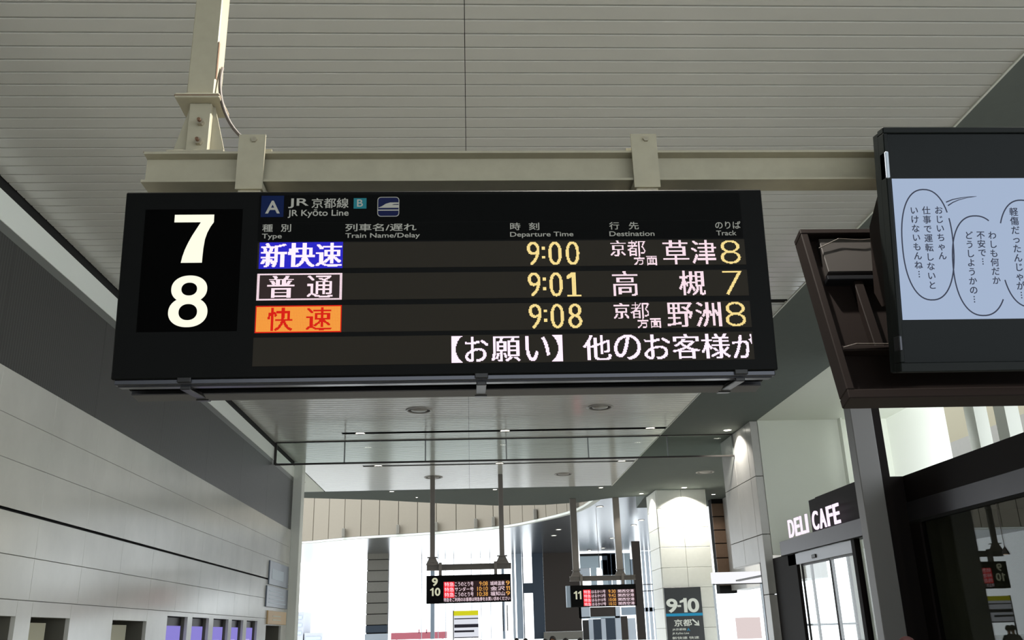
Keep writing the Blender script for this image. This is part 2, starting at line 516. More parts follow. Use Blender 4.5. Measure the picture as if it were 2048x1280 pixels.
# lowest course with its openings
opens = [(9.6, 12.06, 1.94), (13.17, 14.0, 1.94)]
opens = [(9.9, 12.02, 1.94), (12.98-.93+.02, 13.17, 1.94)]
opens = [(9.9, 11.62, 1.94), (12.02, 13.17, 1.94), (14.72, 16.24, 1.94), (17.32, 18.55, 2.045), (18.86, 20.05, 2.045), (20.4, 21.65, 2.045), (21.95, 23.05, 2.045), (23.4, 24.55, 2.045), (25.6, 27.6, 1.95)]
last = 7.35
piers = []
for a, b_, t in opens:
    piers.append((last, a)); last = b_
piers.append((last, YE))
for a, b_ in piers:
    part(MB().cbox(XL-.06, XL, a+.001, b_-.001, 0, 2.125, .003), 'stone_panel', M['marble'], wl)
for a, b_, t in opens:
    part(MB().cbox(XL-.06, XL, a+.001, b_-.001, t, 2.125, .003), 'stone_panel', M['marble'], wl)
o = part(MB().box(XL-.06, XL, -16, 7.35, 0, 2.125), 'stone_panel', M['marble'], wl); o['kind'] = 'stuff'
part(MB().box(XL-.9, XL-.55, -16, YE, 0, 2.1), 'recess_back', M['reveal'], wl)
mb = MB()
for a, b_ in piers: mb.box(XL-.56, XL-.06, a, b_, 0, 2.13)
part(mb, 'reveal', M['reveal'], wl)
part(MB().box(XL-.56, XL-.06, -16, 7.35, 0, 2.13), 'reveal', M['reveal'], wl)
for i, (a, b_, t) in enumerate(opens[:3]):
    part(MB().box(XL-.56, XL-.06, a, b_, t, t+.1), 'reveal', M['reveal'], wl)
    d = struct(MB().cbox(XL-.17, XL-.12, a+.02, a+(b_-a)*.62, .02, t-.06, .004), 'door_%d' % (i+1), M['door_pale'],
               ['pale door leaf in the marble wall, leftmost doorway', 'pale door leaf in the second doorway of the marble wall', 'pale door leaf with tan edge in the third doorway of the marble wall'][i], 'door')
    part(MB().box(XL-.122, XL-.11, a+.02, a+.07, .02, t-.06), 'door_frame', M['door_orange'] if i == 2 else M['reveal'], d)
    part(MB().tube([(XL-.12, a+(b_-a)*.56, 1.0), (XL-.07, a+(b_-a)*.56, 1.0), (XL-.07, a+(b_-a)*.56, 1.2), (XL-.12, a+(b_-a)*.56, 1.2)], .012), 'door_handle', M['bolt'], d)
names = ['violet lit wall screen, nearest of the five', 'violet lit wall screen, second of the five', 'violet lit wall screen, middle of the five', 'violet lit wall screen, fourth of the five', 'violet lit wall screen, farthest of the five']
for i, (a, b_, t) in enumerate(opens[3:8]):
    th = thing('wall_screen', names[i]+' set in the marble', 'screen', (XL-.3, (a+b_)/2, 0), 'violet screens in the marble wall')
    part(MB().box(XL-.22, XL-.12, a+.02, b_-.02, .1, t-.01), 'screen_case', M['rail'], th)
    part(MB().box(XL-.12, XL-.10, a+.08, b_-.08, .5, t-.16), 'screen', M['purple'], th)
    part(MB().box(XL-.10, XL-.095, a+.35, b_-.35, 1.0, 1.62), 'picture', M['purple2'], th)
# end column of the left wall
struct(MB().box(XL-.5, XL+.25, YE, YE+.5, 0, CZ), 'wall_end', M['white_plaster'], 'pale end post closing the marble wall, lit from above', 'wall')

# things on the left wall
s = thing('wall_board', 'blue grey wall board with pale print near the end of marble wall', 'board', (XL, 26.6, 2.85))
part(MB().cbox(XL, XL+.04, 25.5, 28.1, 3.0, 3.62, .006), 'panel', M['bluesign'], s)
part(MB().box(XL+.04, XL+.043, 25.8, 27.4, 3.15, 3.42), 'print', M['bluesign_text'], s)
s = thing('wall_board', 'lower grey wall board with rows of fine print near the end of marble wall', 'board', (XL, 26.6, 2.3))
part(MB().cbox(XL, XL+.04, 25.3, 28.2, 2.42, 2.96, .006), 'panel', M['bluesign'], s)
mb = MB()
for k in range(4): mb.box(XL+.04, XL+.043, 25.6, 27.9-.2*k, 2.52+.1*k, 2.55+.1*k)
part(mb, 'print', M['bluesign_text'], s)
s = thing('wall_notice', 'pale orange notice at the end of the marble wall', 'notice', (XL, 26.6, 2.1))
part(MB().cbox(XL, XL+.04, 25.6, 28.1, 1.98, 2.33, .006), 'panel', M['orange_sign'], s)
mb = MB()
for k in range(2): mb.box(XL+.04, XL+.043, 26.2, 27.3, 2.08+.1*k, 2.11+.1*k)
part(mb, 'print', M['door_pale'], s)

# =================================================================== near hanger frame
fr = thing('hanger_frame', 'cream painted steel hanger frame carrying the near departure board', 'frame', (-1.33, 4.06, 3.71))


def hbeam(mb, x0, x1, y0, y1, z0, z1, t=.012, tw=.010):
    ym = (y0+y1)/2
    mb.prism([(y0, z0), (y1, z0), (y1, z0+t), (ym+tw, z0+t+.004), (ym+tw, z1-t-.004), (y1, z1-t), (y1, z1), (y0, z1), (y0, z1-t), (ym-tw, z1-t-.004), (ym-tw, z0+t+.004), (y0, z0+t)], 0, x0, x1)
    return mb


BY0, BY1, BZ0, BZ1 = 4.0, 4.125, 3.712, 3.878
part(hbeam(MB(), -1.575, 3.6, BY0, BY1, BZ0, BZ1), 'beam', M['beam'], fr, fix=True)
part(MB().box(-1.578, -1.574, BY0, BY1, BZ1-.005, BZ1+.001), 'rust_streak', M['rust'], fr)
# hanging post: square tube reaching the ceiling
part(MB().cbox(-1.40, -1.262, 4.0, 4.125, 4.19, CZ+.03, .006), 'post', M['beam'], fr)
part(MB().box(-1.262-.001, -1.2605, 4.0, 4.02, 4.30, 4.52), 'rust_streak', M['rust'], fr)
part(MB().cbox(-1.445, -1.225, 3.965, 4.16, 4.165, 4.19, .003), 'flange_plate', M['beam'], fr)
part(MB().box(-1.446, -1.224, 3.964, 4.161, 4.175, 4.18), 'rust_streak', M['rust'], fr)
part(MB().cbox(-1.385, -1.275, 4.02, 4.105, BZ1+.01, 4.166, .004), 'connector', M['beam'], fr)
for sx in (-1, 1):
    cx = -1.33
    part(MB().prism([(cx+sx*.055, 4.165), (cx+sx*.055, BZ1), (cx+sx*.135, BZ1), (cx+sx*.062, 4.165)], 1, 4.055, 4.067), 'gusset', M['beam'], fr, fix=True)
part(MB().cbox(-1.47, -1.19, 4.0, 4.125, BZ1, BZ1+.012, .002), 'base_plate', M['beam'], fr)
for z in (3.94, 4.05):
    bt = part(MB().tube([(-1.32, 4.025, z), (-1.32, 3.995, z)], .019, 6), 'bolt', M['bolt'], fr)
    part(MB().tube([(-1.32, 4.0, z), (-1.32, 3.978, z)], .009, 8), 'bolt_shank', M['rust'], bt)
for cx in (-1.052, .90):
    sp = part(MB().prism([(3.986, 3.665), (3.986, 3.965), (3.998, 3.965), (3.998, 3.705), (4.13, 3.705), (4.13, 3.965), (4.142, 3.965), (4.142, 3.665)], 0, cx-.065, cx+.065), 'strap', M['beam'], fr, fix=True)
    part(MB().tube([(cx+.01, 3.987, 3.935), (cx+.01, 3.976, 3.935)], .016, 6), 'bolt', M['bolt'], sp)
    part(MB().cbox(cx-.06, cx+.06, 3.90, 4.22, 3.48, 3.595, .004).cbox(cx-.055, cx+.055, 4.0, 4.12, 3.59, 3.67, .003), 'hanger_block', M['beam'], sp)
pts = []
for i in range(15):
    t = i/14
    p0, p1, p2, p3 = Vector((-1.25, 4.06, 4.40)), Vector((-1.255, 3.99, 4.22)), Vector((-1.20, 4.0, 4.02)), Vector((-1.09, 4.03, 3.955))
    pts.append(p0*(1-t)**3+p1*3*t*(1-t)**2+p2*3*t*t*(1-t)+p3*t**3)
part(MB().tube(pts, .009, 8), 'cable', M['cable'], fr, smooth=True)

# =================================================================== departure board 7/8
A = math.atan2(.08, .89)
db = thing('departure_board', 'large black electronic departure board for tracks 7 and 8 hung from the beam', 'sign', (0, 3.9, 2.68), rot=(A, 0, 0))
U0_, U1_, H = -1.562, 1.406, .888


def bp(mb, name, m, parent=db, **k):
    return mb.build(name, m, parent, **k)


D = .105
hs = MB()
hs.cbox(U0_, U1_, .0, D, 0.012, H, .005)
bp(hs, 'housing', M['black'])
bp(MB().cbox(U0_+.012, U1_-.012, .006, D-.004, -.012, .012, .004), 'bottom_rim', M['rim'])
bp(MB().cbox(U0_+.02, U1_-.02, .03, D-.02, -.018, -.008, .003), 'bottom_channel', M['rim'])
bp(MB().box(-1.468, -1.028, -.0015, .001, .224, .802), 'number_panel', M['numpanel'])
bp(MB().box(-.955, 1.30, -.001, .001, .735, .87), 'line_name_panel', M['black_face'])
bp(MB().box(-.955, 1.30, -.001, .001, .645, .732), 'heading_panel', M['black_face'])
n7 = bp(add_text(MB(), 'bold7', -1.333, -1.155, .543, .774, -.006), 'numeral', M['num']); n7['label'] = 'backlit cream numeral 7'
n8 = bp(add_text(MB(), 'bold8', -1.333, -1.160, .243, .483, -.006), 'numeral', M['num']); n8['label'] = 'backlit cream numeral 8'
sq = bp(MB().box(-.945, -.842, -.003, 0, .762, .866), 'line_badge', M['sqA'])
bp(add_text(MB(), 'A', -.925, -.858, .778, .841, -.005, .02), 'letter', M['headtext'], sq)
bp(add_text(add_text(MB(), 'JR', -.822, -.727, .804, .852, -.004, .012), '京都線', -.714, -.544, .803, .853, -.004, .012), 'lettering', M['headtext'])
bp(add_text(MB(), 'JR Kyōto Line', -.822, -.543, .756, .797, -.004, .012), 'lettering', M['headtext'])
sq = bp(MB().box(-.521, -.462, -.003, 0, .801, .852), 'line_badge', M['sqB'])
bp(add_text(MB(), 'B', -.505, -.478, .809, .845, -.005, .01), 'letter', M['headtext'], sq)


def rrect(u0, u1, v0, v1, r, n=5):
    out = []
    for cx, cy, a0 in ((u1-r, v1-r, 0), (u0+r, v1-r, 90), (u0+r, v0+r, 180), (u1-r, v0+r, 270)):
        for i in range(n+1):
            t = R(a0+90*i/n); out.append((cx+r*math.cos(t), cy+r*math.sin(t)))
    return out


ic = bp(MB().prism(rrect(-.411, -.310, .760, .857, .016), 1, -.003, 0), 'train_badge', M['sqI'], fix=True)
o_, i_ = rrect(-.411, -.310, .760, .857, .016), rrect(-.408, -.313, .763, .854, .014)
mb = MB()
for k in range(len(o_)):
    j = (k+1) % len(o_)
    mb.quad((o_[k][0], -.004, o_[k][1]), (o_[j][0], -.004, o_[j][1]), (i_[j][0], -.004, i_[j][1]), (i_[k][0], -.004, i_[k][1]))
bp(mb, 'badge_outline', M['headtext'], ic)
mb = MB()
tr = [(-.408, .803), (-.39, .811), (-.372, .823), (-.352, .829), (-.313, .829), (-.313, .822), (-.335, .821), (-.345, .817), (-.313, .817), (-.313, .803)]
mb.prism(tr, 1, -.005, -.004); mb.box(-.408, -.313, -.005, -.004, .789, .794)
bp(mb, 'train_emblem', M['headtext'], ic, fix=True)
for jp, jb, en, eb in (('種', (-.935, -.887), 'Type', (-.935, -.845)), ('別', (-.851, -.804), None, None),
                       ('列車名/遅れ', (-.557, -.230), 'Train Name/Delay', (-.556, -.214)),
                       ('時', (.204, .252), 'Departure Time', (.203, .498)), ('刻', (.291, .340), None, None),
                       ('行', (.668, .715), 'Destination', (.667, .879)), ('先', (.760, .807), None, None),
                       ('のりば', (1.170, 1.291), 'Track', (1.172, 1.268))):
    mb = add_text(MB(), jp, jb[0], jb[1], .689, .726, -.004, .014)
    if en: add_text(mb, en, eb[0], eb[1], .650 if 'y' in en or 'p' in en else .656, .680, -.004, .01)
    bp(mb, 'heading_lettering', M['headtext'])
ROW = [(.513, .637), (.363, .488), (.213, .338), (.062, .192)]
for v0, v1 in ROW:
    bp(MB().box(-.952, 1.302, -.0025, 0, v0, v1), 'led_row', M['ledoff'])
LD = -.0045
# row 1
txt = led_cells('新快速', -.938, -.576, .518, .633, .0, 2)
bp(led_mesh(led_rect(-.945, -.565, .513, .637)-txt, LD), 'led_background', M['led_blue'])
bp(led_mesh(txt, LD, .95), 'led_lettering', M['led_white'])
# row 2
txt = led_cells('普', -.902, -.786, .374, .478, .0, 2) | led_cells('通', -.724, -.609, .374, .478, .0, 1)
fr_ = led_rect(-.948, -.565, .363, .488)-led_rect(-.937, -.576, .372, .480)
bp(MB().box(-.937, -.576, -.0035, -.0025, .372, .480), 'led_background', M['led_brown'])
bp(led_mesh(txt, LD, .95), 'led_lettering', M['led_pink'])
bp(led_mesh(fr_, LD, .86), 'led_outline', M['led_pink'])
# row 3
txt = led_cells('快', -.895, -.786, .222, .330, 0, 1) | led_cells('速', -.724, -.612, .222, .330, 0, 1)
full = led_rect(-.948, -.565, .213, .338); inner = led_rect(-.944, -.569, .217, .334)
bp(led_mesh((full-inner) | txt, LD, .95), 'led_lettering', M['led_red'])
bp(led_mesh(inner-txt, LD, .88), 'led_background', M['led_orange'])
bp(MB().box(-.948, -.565, -.0035, -.0025, .213, .338), 'led_underglow', M['led_red'])
# times and tracks
for (v0, v1), tm, tk in zip(ROW[:3], ('9:00', '9:01', '9:08'), '878'):
    c = led_cells(tm[0], .279, .334, v0+.005, v1-.006, -.012, 1) | led_cells(tm[2], .378, .436, v0+.005, v1-.006, -.012, 1)
    c |= led_cells(tm[3] if tm[3] != '1' else 'led1', .459, .518, v0+.005, v1-.006, -.012, 1)
    c |= led_rect(.349, .362, v0+.036, v0+.050) | led_rect(.349, .362, v0+.080, v0+.094)
    bp(led_mesh(c, LD, .92), 'led_time', M['led_amber'])
    bp(led_mesh(led_cells(tk, 1.183, 1.278, v0+.004, v1-.005, -.018, 0), LD, .92), 'led_track', M['led_amber'])


def dest(v0, v1, items):
    for t, a, b_, y0, y1, wt, bold in items:
        bp(led_mesh(led_cells(t, a, b_, v0+y0, v0+y1, wt, bold), LD, .92), 'led_destination', M['led_pink'])


for (v0, v1), big in ((ROW[0], '草津'), (ROW[2], '野洲')):
    dest(v0, v1, [('京', .666, .736, .045, .122, -.004, 1), ('都', .746, .832, .045, .122, -.004, 0), ('方', .776, .824, .002, .044, -.006, 0), ('面', .832, .884, .002, .044, -.01, 0),
                  (big[0], .913, 1.03, .004, .120, -.002, 1), (big[1], 1.045, 1.16, .004, .120, -.002, 1)])
dest(ROW[1][0], ROW[1][1], [('高', .667, .784, .004, .122, -.002, 1), ('槻', .978, 1.098, .004, .122, -.012, 1)])
c = led_cells('】', .378, .424, .066, .188, 0, 1) | led_cells('【', -.073, -.026, .066, .188, 0, 1)
for t, a, b_ in (('お', -.012, .090), ('願', .106, .234), ('い', .258, .366), ('他', .520, .645), ('の', .661, .780), ('お', .798, .915), ('客', .928, 1.052), ('様', 1.060, 1.190), ('が', 1.203, 1.315)):
    c |= led_cells(t, a, b_, .068, .184, -.004 if t not in 'のおいが' else .0, 1, clip=1.293)
bp(led_mesh(c, LD, .95), 'led_message', M['led_white'])
# clips underneath and the back-to-back rear board
Mi = Matrix.Rotation(-A, 4, 'X')


def loc(x, y, z):
    """world (x,y,z) into board coordinates"""
    return Mi @ Vector((x, y-3.9, z-2.68))


rear = MB().cbox(U0_, U1_, -.105, 0, .012, H, .005)
ro = rear.build('rear_housing', M['black'], db); q = loc(0, 4.215, 2.68); ro.location = q; ro.rotation_euler = (-2*A, 0, 0)
rr = MB().cbox(U0_+.012, U1_-.012, -.1, -.004, -.012, .012, .004).build('bottom_rim', M['rim'], ro)
for cx in (-1.245, .06, 1.235):
    mb = MB()
    mb.cbox(cx-.03, cx+.03, -.008, .03, -.006, .018, .003); mb.cbox(cx-.022, cx+.022, .02, .30, -.034, -.016, .003)
    mb.cbox(cx-.03, cx+.03, .285, .33, -.04, .0, .003)
    bp(mb, 'clip', M['clip'])

# =================================================================== display screen (right)
TA = math.atan2(.23, 1.161)
tv = thing('display_screen', 'large black display at right edge showing a white comic page', 'screen', (2.01, 3.98, 2.694), rot=(TA, 0, 0))
TW, TH_ = 1.30, 1.184


def tp(mb, name, m, parent=tv, **k): return mb.build(name, m, parent, **k)


mb = MB()
for (a, b_, c0, d0) in ((0, TW, TH_-.03, TH_), (0, TW, 0, .045), (0, .022, .045, TH_-.03), (TW-.022, TW, .045, TH_-.03)):
    mb.cbox(a, b_, -.012, .05, c0, d0, .004)
tp(mb, 'bezel', M['tvcase'])
tp(MB().cbox(.004, TW-.004, .05, .11, .004, TH_-.004, .006), 'case', M['tvcase'])
tp(MB().box(.022, TW-.022, 0, .05, .045, TH_-.03), 'screen_glass', M['screen_glass'])
band = tp(MB().quad((.03, -.002, .246), (TW-.03, -.002, .246), (TW-.03, -.002, .930), (.03, -.002, .930)), 'lit_picture', M['paper'])
tp(MB().cbox(.0, .016, -.02, .04, .93, 1.06, .003), 'edge_cap', M['edgewhite'])
tp(MB().cbox(-.002, .012, -.02, .04, .10, .17, .003), 'edge_cap', M['rim'])
# rear bulge of the housing
tp(MB().prism([(.06, .92), (.13, .92), (.27, .76), (.27, .42), (.20, .34), (.06, .34)], 0, .03, TW-.03), 'rear_housing', M['brownframe'], fix=True)


def stroke(mb, pts, w, d=-.004):
    """a drawn pen line in the screen plane"""
    n = len(pts)
    L, Rr = [], []
    for i, (x, y) in enumerate(pts):
        a = pts[max(i-1, 0)]; b2 = pts[min(i+1, n-1)]
        dx, dy = b2[0]-a[0], b2[1]-a[1]; l = math.hypot(dx, dy) or 1
        ww = (w(i/(n-1)) if callable(w) else w)/2
        L.append((x-dy/l*ww, d, y+dx/l*ww)); Rr.append((x+dy/l*ww, d, y-dx/l*ww))
    for i in range(n-1): mb.quad(Rr[i], Rr[i+1], L[i+1], L[i])


def ell(cx, cy, rx, ry, a0, a1, n=40, e=2.3, tilt=0.):
    out = []
    for i in range(n+1):
        t = R(a0+(a1-a0)*i/n); c_, s_ = math.cos(t), math.sin(t)
        x = math.copysign(abs(c_)**(2/e), c_)*rx; y = math.copysign(abs(s_)**(2/e), s_)*ry
        out.append((cx+x+tilt*y, cy+y))
    return out


O = 2.01
mb = MB()
stroke(mb, ell(2.190-O, .607, .124, .268, 32, 385, 60), .0065)
stroke(mb, [(2.296-O, .812), (2.33-O, .825), (2.37-O, .833), (2.41-O, .838), (2.449-O, .840)], lambda t: .006*(1-.7*t))
stroke(mb, [(2.304-O, .795), (2.33-O, .811), (2.36-O, .823), (2.40-O, .833), (2.449-O, .840)], lambda t: .006*(1-.7*t))
tp(mb, 'speech_balloon', M['ink'], band); mb = MB()
stroke(mb, ell(2.432-O, .503, .128, .241, 62, 320, 50), .0065)
tp(mb, 'speech_balloon', M['ink'], band); mb = MB()
stroke(mb, ell(2.665-O, .57, .125, .25, 150, 10, 30), .0065)
stroke(mb, ell(2.665-O, .55, .125, .25, 205, 350, 30), .0065)
stroke(mb, [(2.79-O, .61), (2.795-O, .55), (2.788-O, .50)], .0065)
tp(mb, 'speech_balloon', M['ink'], band)


def vcol(chars, uc, vtop, vbot, em):
    mb = MB()
    n = len(chars); h = (vtop-vbot)/n
    for i, ch in enumerate(chars):
        vc = vtop-h*(i+.5)
        if ch == '…':
            for k in (-1, 0, 1):
                y = vc+k*h*.28; mb.quad((uc-.003, -.004, y-.003), (uc+.003, -.004, y-.003), (uc+.003, -.004, y+.003), (uc-.003, -.004, y+.003))
        else: add_char(mb, ch, uc, vc, em, -.004, .02)
    tp(mb, 'speech_lettering', M['ink'], band)


vcol('おじいちゃん', 2.256-O, .795, .529, .042)
vcol('仕事で運転しないと', 2.195-O, .795, .387, .042)
vcol('いけないもんね…', 2.136-O, .795, .441, .042)
vcol('わしも何だか', 2.508-O, .670, .408, .042)
vcol('不安で…', 2.451-O, .671, .500, .042)
vcol('どうしようかの…', 2.393-O, .671, .318, .042)
vcol('軽傷だったんじゃが…', 2.624-O, .785, .335, .044)

# rear-facing display behind it
fy = math.atan2(.31, 1.038)
rd = thing('rear_facing_display', 'dark brown back of a second display leaning away behind the comic screen', 'screen', (1.84, 4.20, 2.62), rot=(-fy, 0, 0))
RW, RH = 1.5, 1.085


def rp(mb, name, m, parent=rd, **k): return mb.build(name, m, parent, **k)


mb = MB()
for (a, b_, c0, d0) in ((0, RW, RH-.035, RH), (0, RW, 0, .05), (0, .04, .05, RH-.035), (RW-.04, RW, .05, RH-.035)):
    mb.cbox(a, b_, -.02, .09, c0, d0, .005)
rp(mb, 'frame', M['brownframe'])
rp(MB().box(.04, RW-.04, .05, .08, .05, RH-.035), 'back_panel', M['brownframe'])
rp(MB().cbox(.10, RW-.10, .0, .06, RH-.29, RH-.055, .004), 'equipment_box', mat('dark_grey_box', (58, 54, 52), .5, .2))
rp(MB().cbox(.08, RW-.05, -.01, .05, RH-.35, RH-.32, .004), 'cross_bar', M['rim'])
for x in (.22, .9): rp(MB().cbox(x, x+.05, .0, .05, .3, RH-.35, .004), 'upright_bar', M['brownframe'])
rp(MB().cbox(.04, RW-.04, -.005, .05, .285, .315, .004), 'cross_bar', M['brownframe'])
rp(MB().tube([(.05, -.01, .30), (.12, -.015, .318), (.3, -.012, .316), (.42, -.01, .33), (.6, -.01, .318)], .003, 6), 'cable', M['cable'])
rp(MB().tube([(.08, -.012, .95), (.2, -.02, 1.01), (.32, -.02, 1.0), (.5, -.015, 1.02)], .003, 6), 'cable', M['cable'])
# hangers of the two displays from the same beam
hg = thing('display_hanger', 'dark steel hanger linking the two right displays to the beam', 'bracket', (2.5, 4.06, 3.7))
part(MB().cbox(2.3, 2.36, 4.0, 4.13, 3.30, 3.712, .004), 'strap', M['brownframe'], hg)
part(MB().cbox(3.0, 3.06, 4.0, 4.13, 3.30, 3.712, .004), 'strap', M['brownframe'], hg)
part(MB().cbox(2.28, 3.08, 4.02, 4.14, 3.22, 3.30, .004), 'cross_bar', M['brownframe'], hg)

# =================================================================== ceiling fittings
def spot(x, y, z, power, size=95, blend=.6, col=(1, .95, .86), aim=None, rad=.06):
    L = bpy.data.lights.new('lamp_light', 'SPOT'); L.energy = power; L.spot_size = R(size); L.spot_blend = blend
    L.color = col; L.shadow_soft_size = rad
    o = bpy.data.objects.new('lamp_light', L); COL.objects.link(o); o.location = (x, y, z)
    if aim: o.rotation_euler = (Vector(aim)-Vector((x, y, z))).to_track_quat('-Z', 'Y').to_euler()
    return o


desc = {4.3: 'high above the hanger frame, nearest of all', 9.3: 'above the near beam', 14.3: 'beside the right end of the near board', 19.3: 'hidden above the near board', 24.3: 'just before the glass smoke screen', 29.3: 'beyond the glass smoke screen'}
for y in slotY:
    sl = thing('light_slot', 'black recessed light slot with three lamps ' + desc[y], 'light', (0, y, CZ), 'light slots across the slatted ceiling')
    mb = MB(); a, b_ = y-PIT/2+.01, y+PIT/2-.01
    mb.box(-3.41, XR-.02, a, b_, CZ+.10, CZ+.12); mb.box(-3.41, XR-.02, a, a+.008, CZ-.004, CZ+.1); mb.box(-3.41, XR-.02, b_-.008, b_, CZ-.004, CZ+.1)
    mb.box(-3.42, -3.40, a, b_, CZ-.004, CZ+.1)
    part(mb, 'channel', M['gap'], sl)
    for x in (-2.93, .99, 4.99):
        lp = part(MB().ring((x, y, CZ), [(.0, .012), (.12, .012)], 16), 'lamp', M['lamp'], sl)
        part(MB().ring((x, y, CZ), [(.12, .03), (.12, -.004), (.135, -.012), (.14, .01)], 16), 'lamp_ring', M['vent'], lp)
        spot(x, y, CZ-.03, 2000 if (y < 5 and x == .99) else 50, 120, .5)

vn = [(-1.206, 21.72, 'left of the two nearer round ceiling vents below the board'), (3.249, 21.72, 'right of the two nearer round ceiling vents below the board'),
      (-1.25, 31.8, 'round ceiling vent where the left pole of the far board hangs'), (3.308, 31.68, 'far round ceiling vent right of the far board'),
      (8.379, 31.86, 'round vent in the grey soffit near the white pillar')]
for x, y, lb in vn:
    v = thing('ceiling_vent', lb, 'vent', (x, y, CZ), 'round ceiling vents')
    part(MB().ring((x, y, CZ), [(.33, .0), (.325, -.02), (.28, -.024), (.27, -.006)], 32), 'outer_ring', M['vent'], v, smooth=True)
    part(MB().ring((x, y, CZ), [(.27, -.004), (.19, -.004)], 32), 'gap_ring', M['vent_dark'], v)
    part(MB().ring((x, y, CZ), [(.0, -.035), (.12, -.032), (.19, -.014), (.20, -.002)], 32), 'centre_disc', M['vent'], v, smooth=True)

dl = [(7.257, 24.73, .13, 260, 'ringed downlight in the soffit beside the marble column'),
      (7.935, 28.74, .10, 60, 'downlight in the soffit beyond the marble column'),
      (-2.955, 34.9, .10, 50, 'leftmost downlight on the dark strip beyond the slatted ceiling'),
      (-2.1, 36.6, .06, 10, 'small faint downlight on the dark strip left of the far poles'),
      (.982, 34.95, .10, 50, 'downlight on the dark strip right behind the far board right pole'),
      (5.09, 35.03, .10, 50, 'downlight at the end of the dark strip under the ceiling corner'),
      (8.45, 35.5, .13, 900, 'bright downlight washing the white pillar front'),
      (7.0, 36.9, .11, 260, 'downlight at the left edge of the white pillar'),
      (10.15, 37.6, .10, 60, 'left downlight of the pair above the brown tiled pillar'),
      (10.636, 36.6, .10, 60, 'right downlight of the pair above the brown tiled pillar'),
      (-5.9, 32.3, .13, 220, 'downlight in the small white ceiling past the marble wall')]
for x, y, r, p, lb in dl:
    v = thing('downlight', lb, 'light', (x, y, CZ), 'round downlights')
    part(MB().ring((x, y, CZ), [(0, -.004), (r*.8, -.004)], 20), 'lens', M['lamp'], v)
    part(MB().ring((x, y, CZ), [(r*.8, 0), (r*.85, -.012), (r, -.006), (r*1.02, .0)], 20), 'trim_ring', M['vent'], v)
    spot(x, y, CZ-.04, p, 125, .4)

# glass smoke screen ------------------------------------------------------
gs = thing('smoke_screen', 'clear glass smoke screen hanging across the ceiling in a dark frame', 'glass screen', (1.1, 25.3, CZ-.62))
G0, G1, GB = -5.38, 7.53, CZ-.63
mull = [G0, -3.47, -1.217, 1.055, 3.377, 5.646, G1]
for a, b_ in zip(mull[:-1], mull[1:]):
    part(MB().box(a+.01, b_-.01, 25.296, 25.304, GB+.02, CZ-.02), 'pane', M['glass_smoke'], gs)
part(MB().cbox(G0, G1, 25.27, 25.33, CZ-.03, CZ, .003), 'rail', M['rail'], gs)
part(MB().cbox(G0, G1, 25.275, 25.325, GB-.02, GB+.03, .003), 'rail', M['rail'], gs)
for i, x in enumerate(mull):
    wd = .07 if i == 0 else .035
    part(MB().cbox(x-wd/2, x+wd/2, 25.28, 25.32, GB, CZ-.01, .003), 'mullion', M['rail'] if i in (0,) else M['postmetal'], gs)

# =================================================================== far boards
def far_board(name, lab, x0, x1, Y, z0, z1, nums, rows_, cols, frame_lab, px, pd=(.08,)):
    hz = thing('hanger_frame', frame_lab, 'frame', ((x0+x1)/2, Y, z1+.1))
    pz = CZ
    for x in px:
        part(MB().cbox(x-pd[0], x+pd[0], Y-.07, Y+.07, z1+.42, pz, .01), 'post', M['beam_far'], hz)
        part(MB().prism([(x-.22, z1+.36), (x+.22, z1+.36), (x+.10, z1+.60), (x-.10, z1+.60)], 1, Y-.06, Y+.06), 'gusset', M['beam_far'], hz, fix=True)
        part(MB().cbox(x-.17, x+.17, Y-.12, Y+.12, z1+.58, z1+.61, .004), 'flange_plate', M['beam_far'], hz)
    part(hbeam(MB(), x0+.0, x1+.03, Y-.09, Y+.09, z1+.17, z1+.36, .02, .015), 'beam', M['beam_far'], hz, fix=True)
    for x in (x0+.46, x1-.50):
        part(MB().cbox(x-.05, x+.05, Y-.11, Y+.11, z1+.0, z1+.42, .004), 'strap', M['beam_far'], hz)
    b_ = thing(name, lab, 'sign', ((x0+x1)/2, Y, z0))
    part(MB().cbox(x0, x1, Y-.12, Y+.12, z0, z1, .008), 'housing', M['black'], b_)
    wd, hh = x1-x0, z1-z0
    yy = Y-.125
    for t, u0, u1, v0, v1 in nums:
        o = part(add_text(MB(), t, x0+u0*wd, x0+u1*wd, z0+v0*hh, z0+v1*hh, yy, .03), 'numeral', M['num_dim'], b_)
    part(MB().box(x0+.20*wd, x1-.015*wd, yy+.002, yy+.004, z0+.05*hh, z0+.78*hh), 'led_panel', mat('far_led_panel', (50, 10, 16), .6), b_)
    for t, u0, u1, v0, v1, mm in rows_:
        part(add_text(MB(), t, x0+u0*wd, x0+u1*wd, z0+v0*hh, z0+v1*hh, yy-.004, .0), 'led_lettering', M[mm], b_)
    for u0, u1, v0, v1 in cols:
        part(MB().box(x0+u0*wd, x0+u1*wd, yy-.002, yy, z0+v0*hh, z0+v1*hh), 'led_background', M['led_red2'], b_)
    return b_


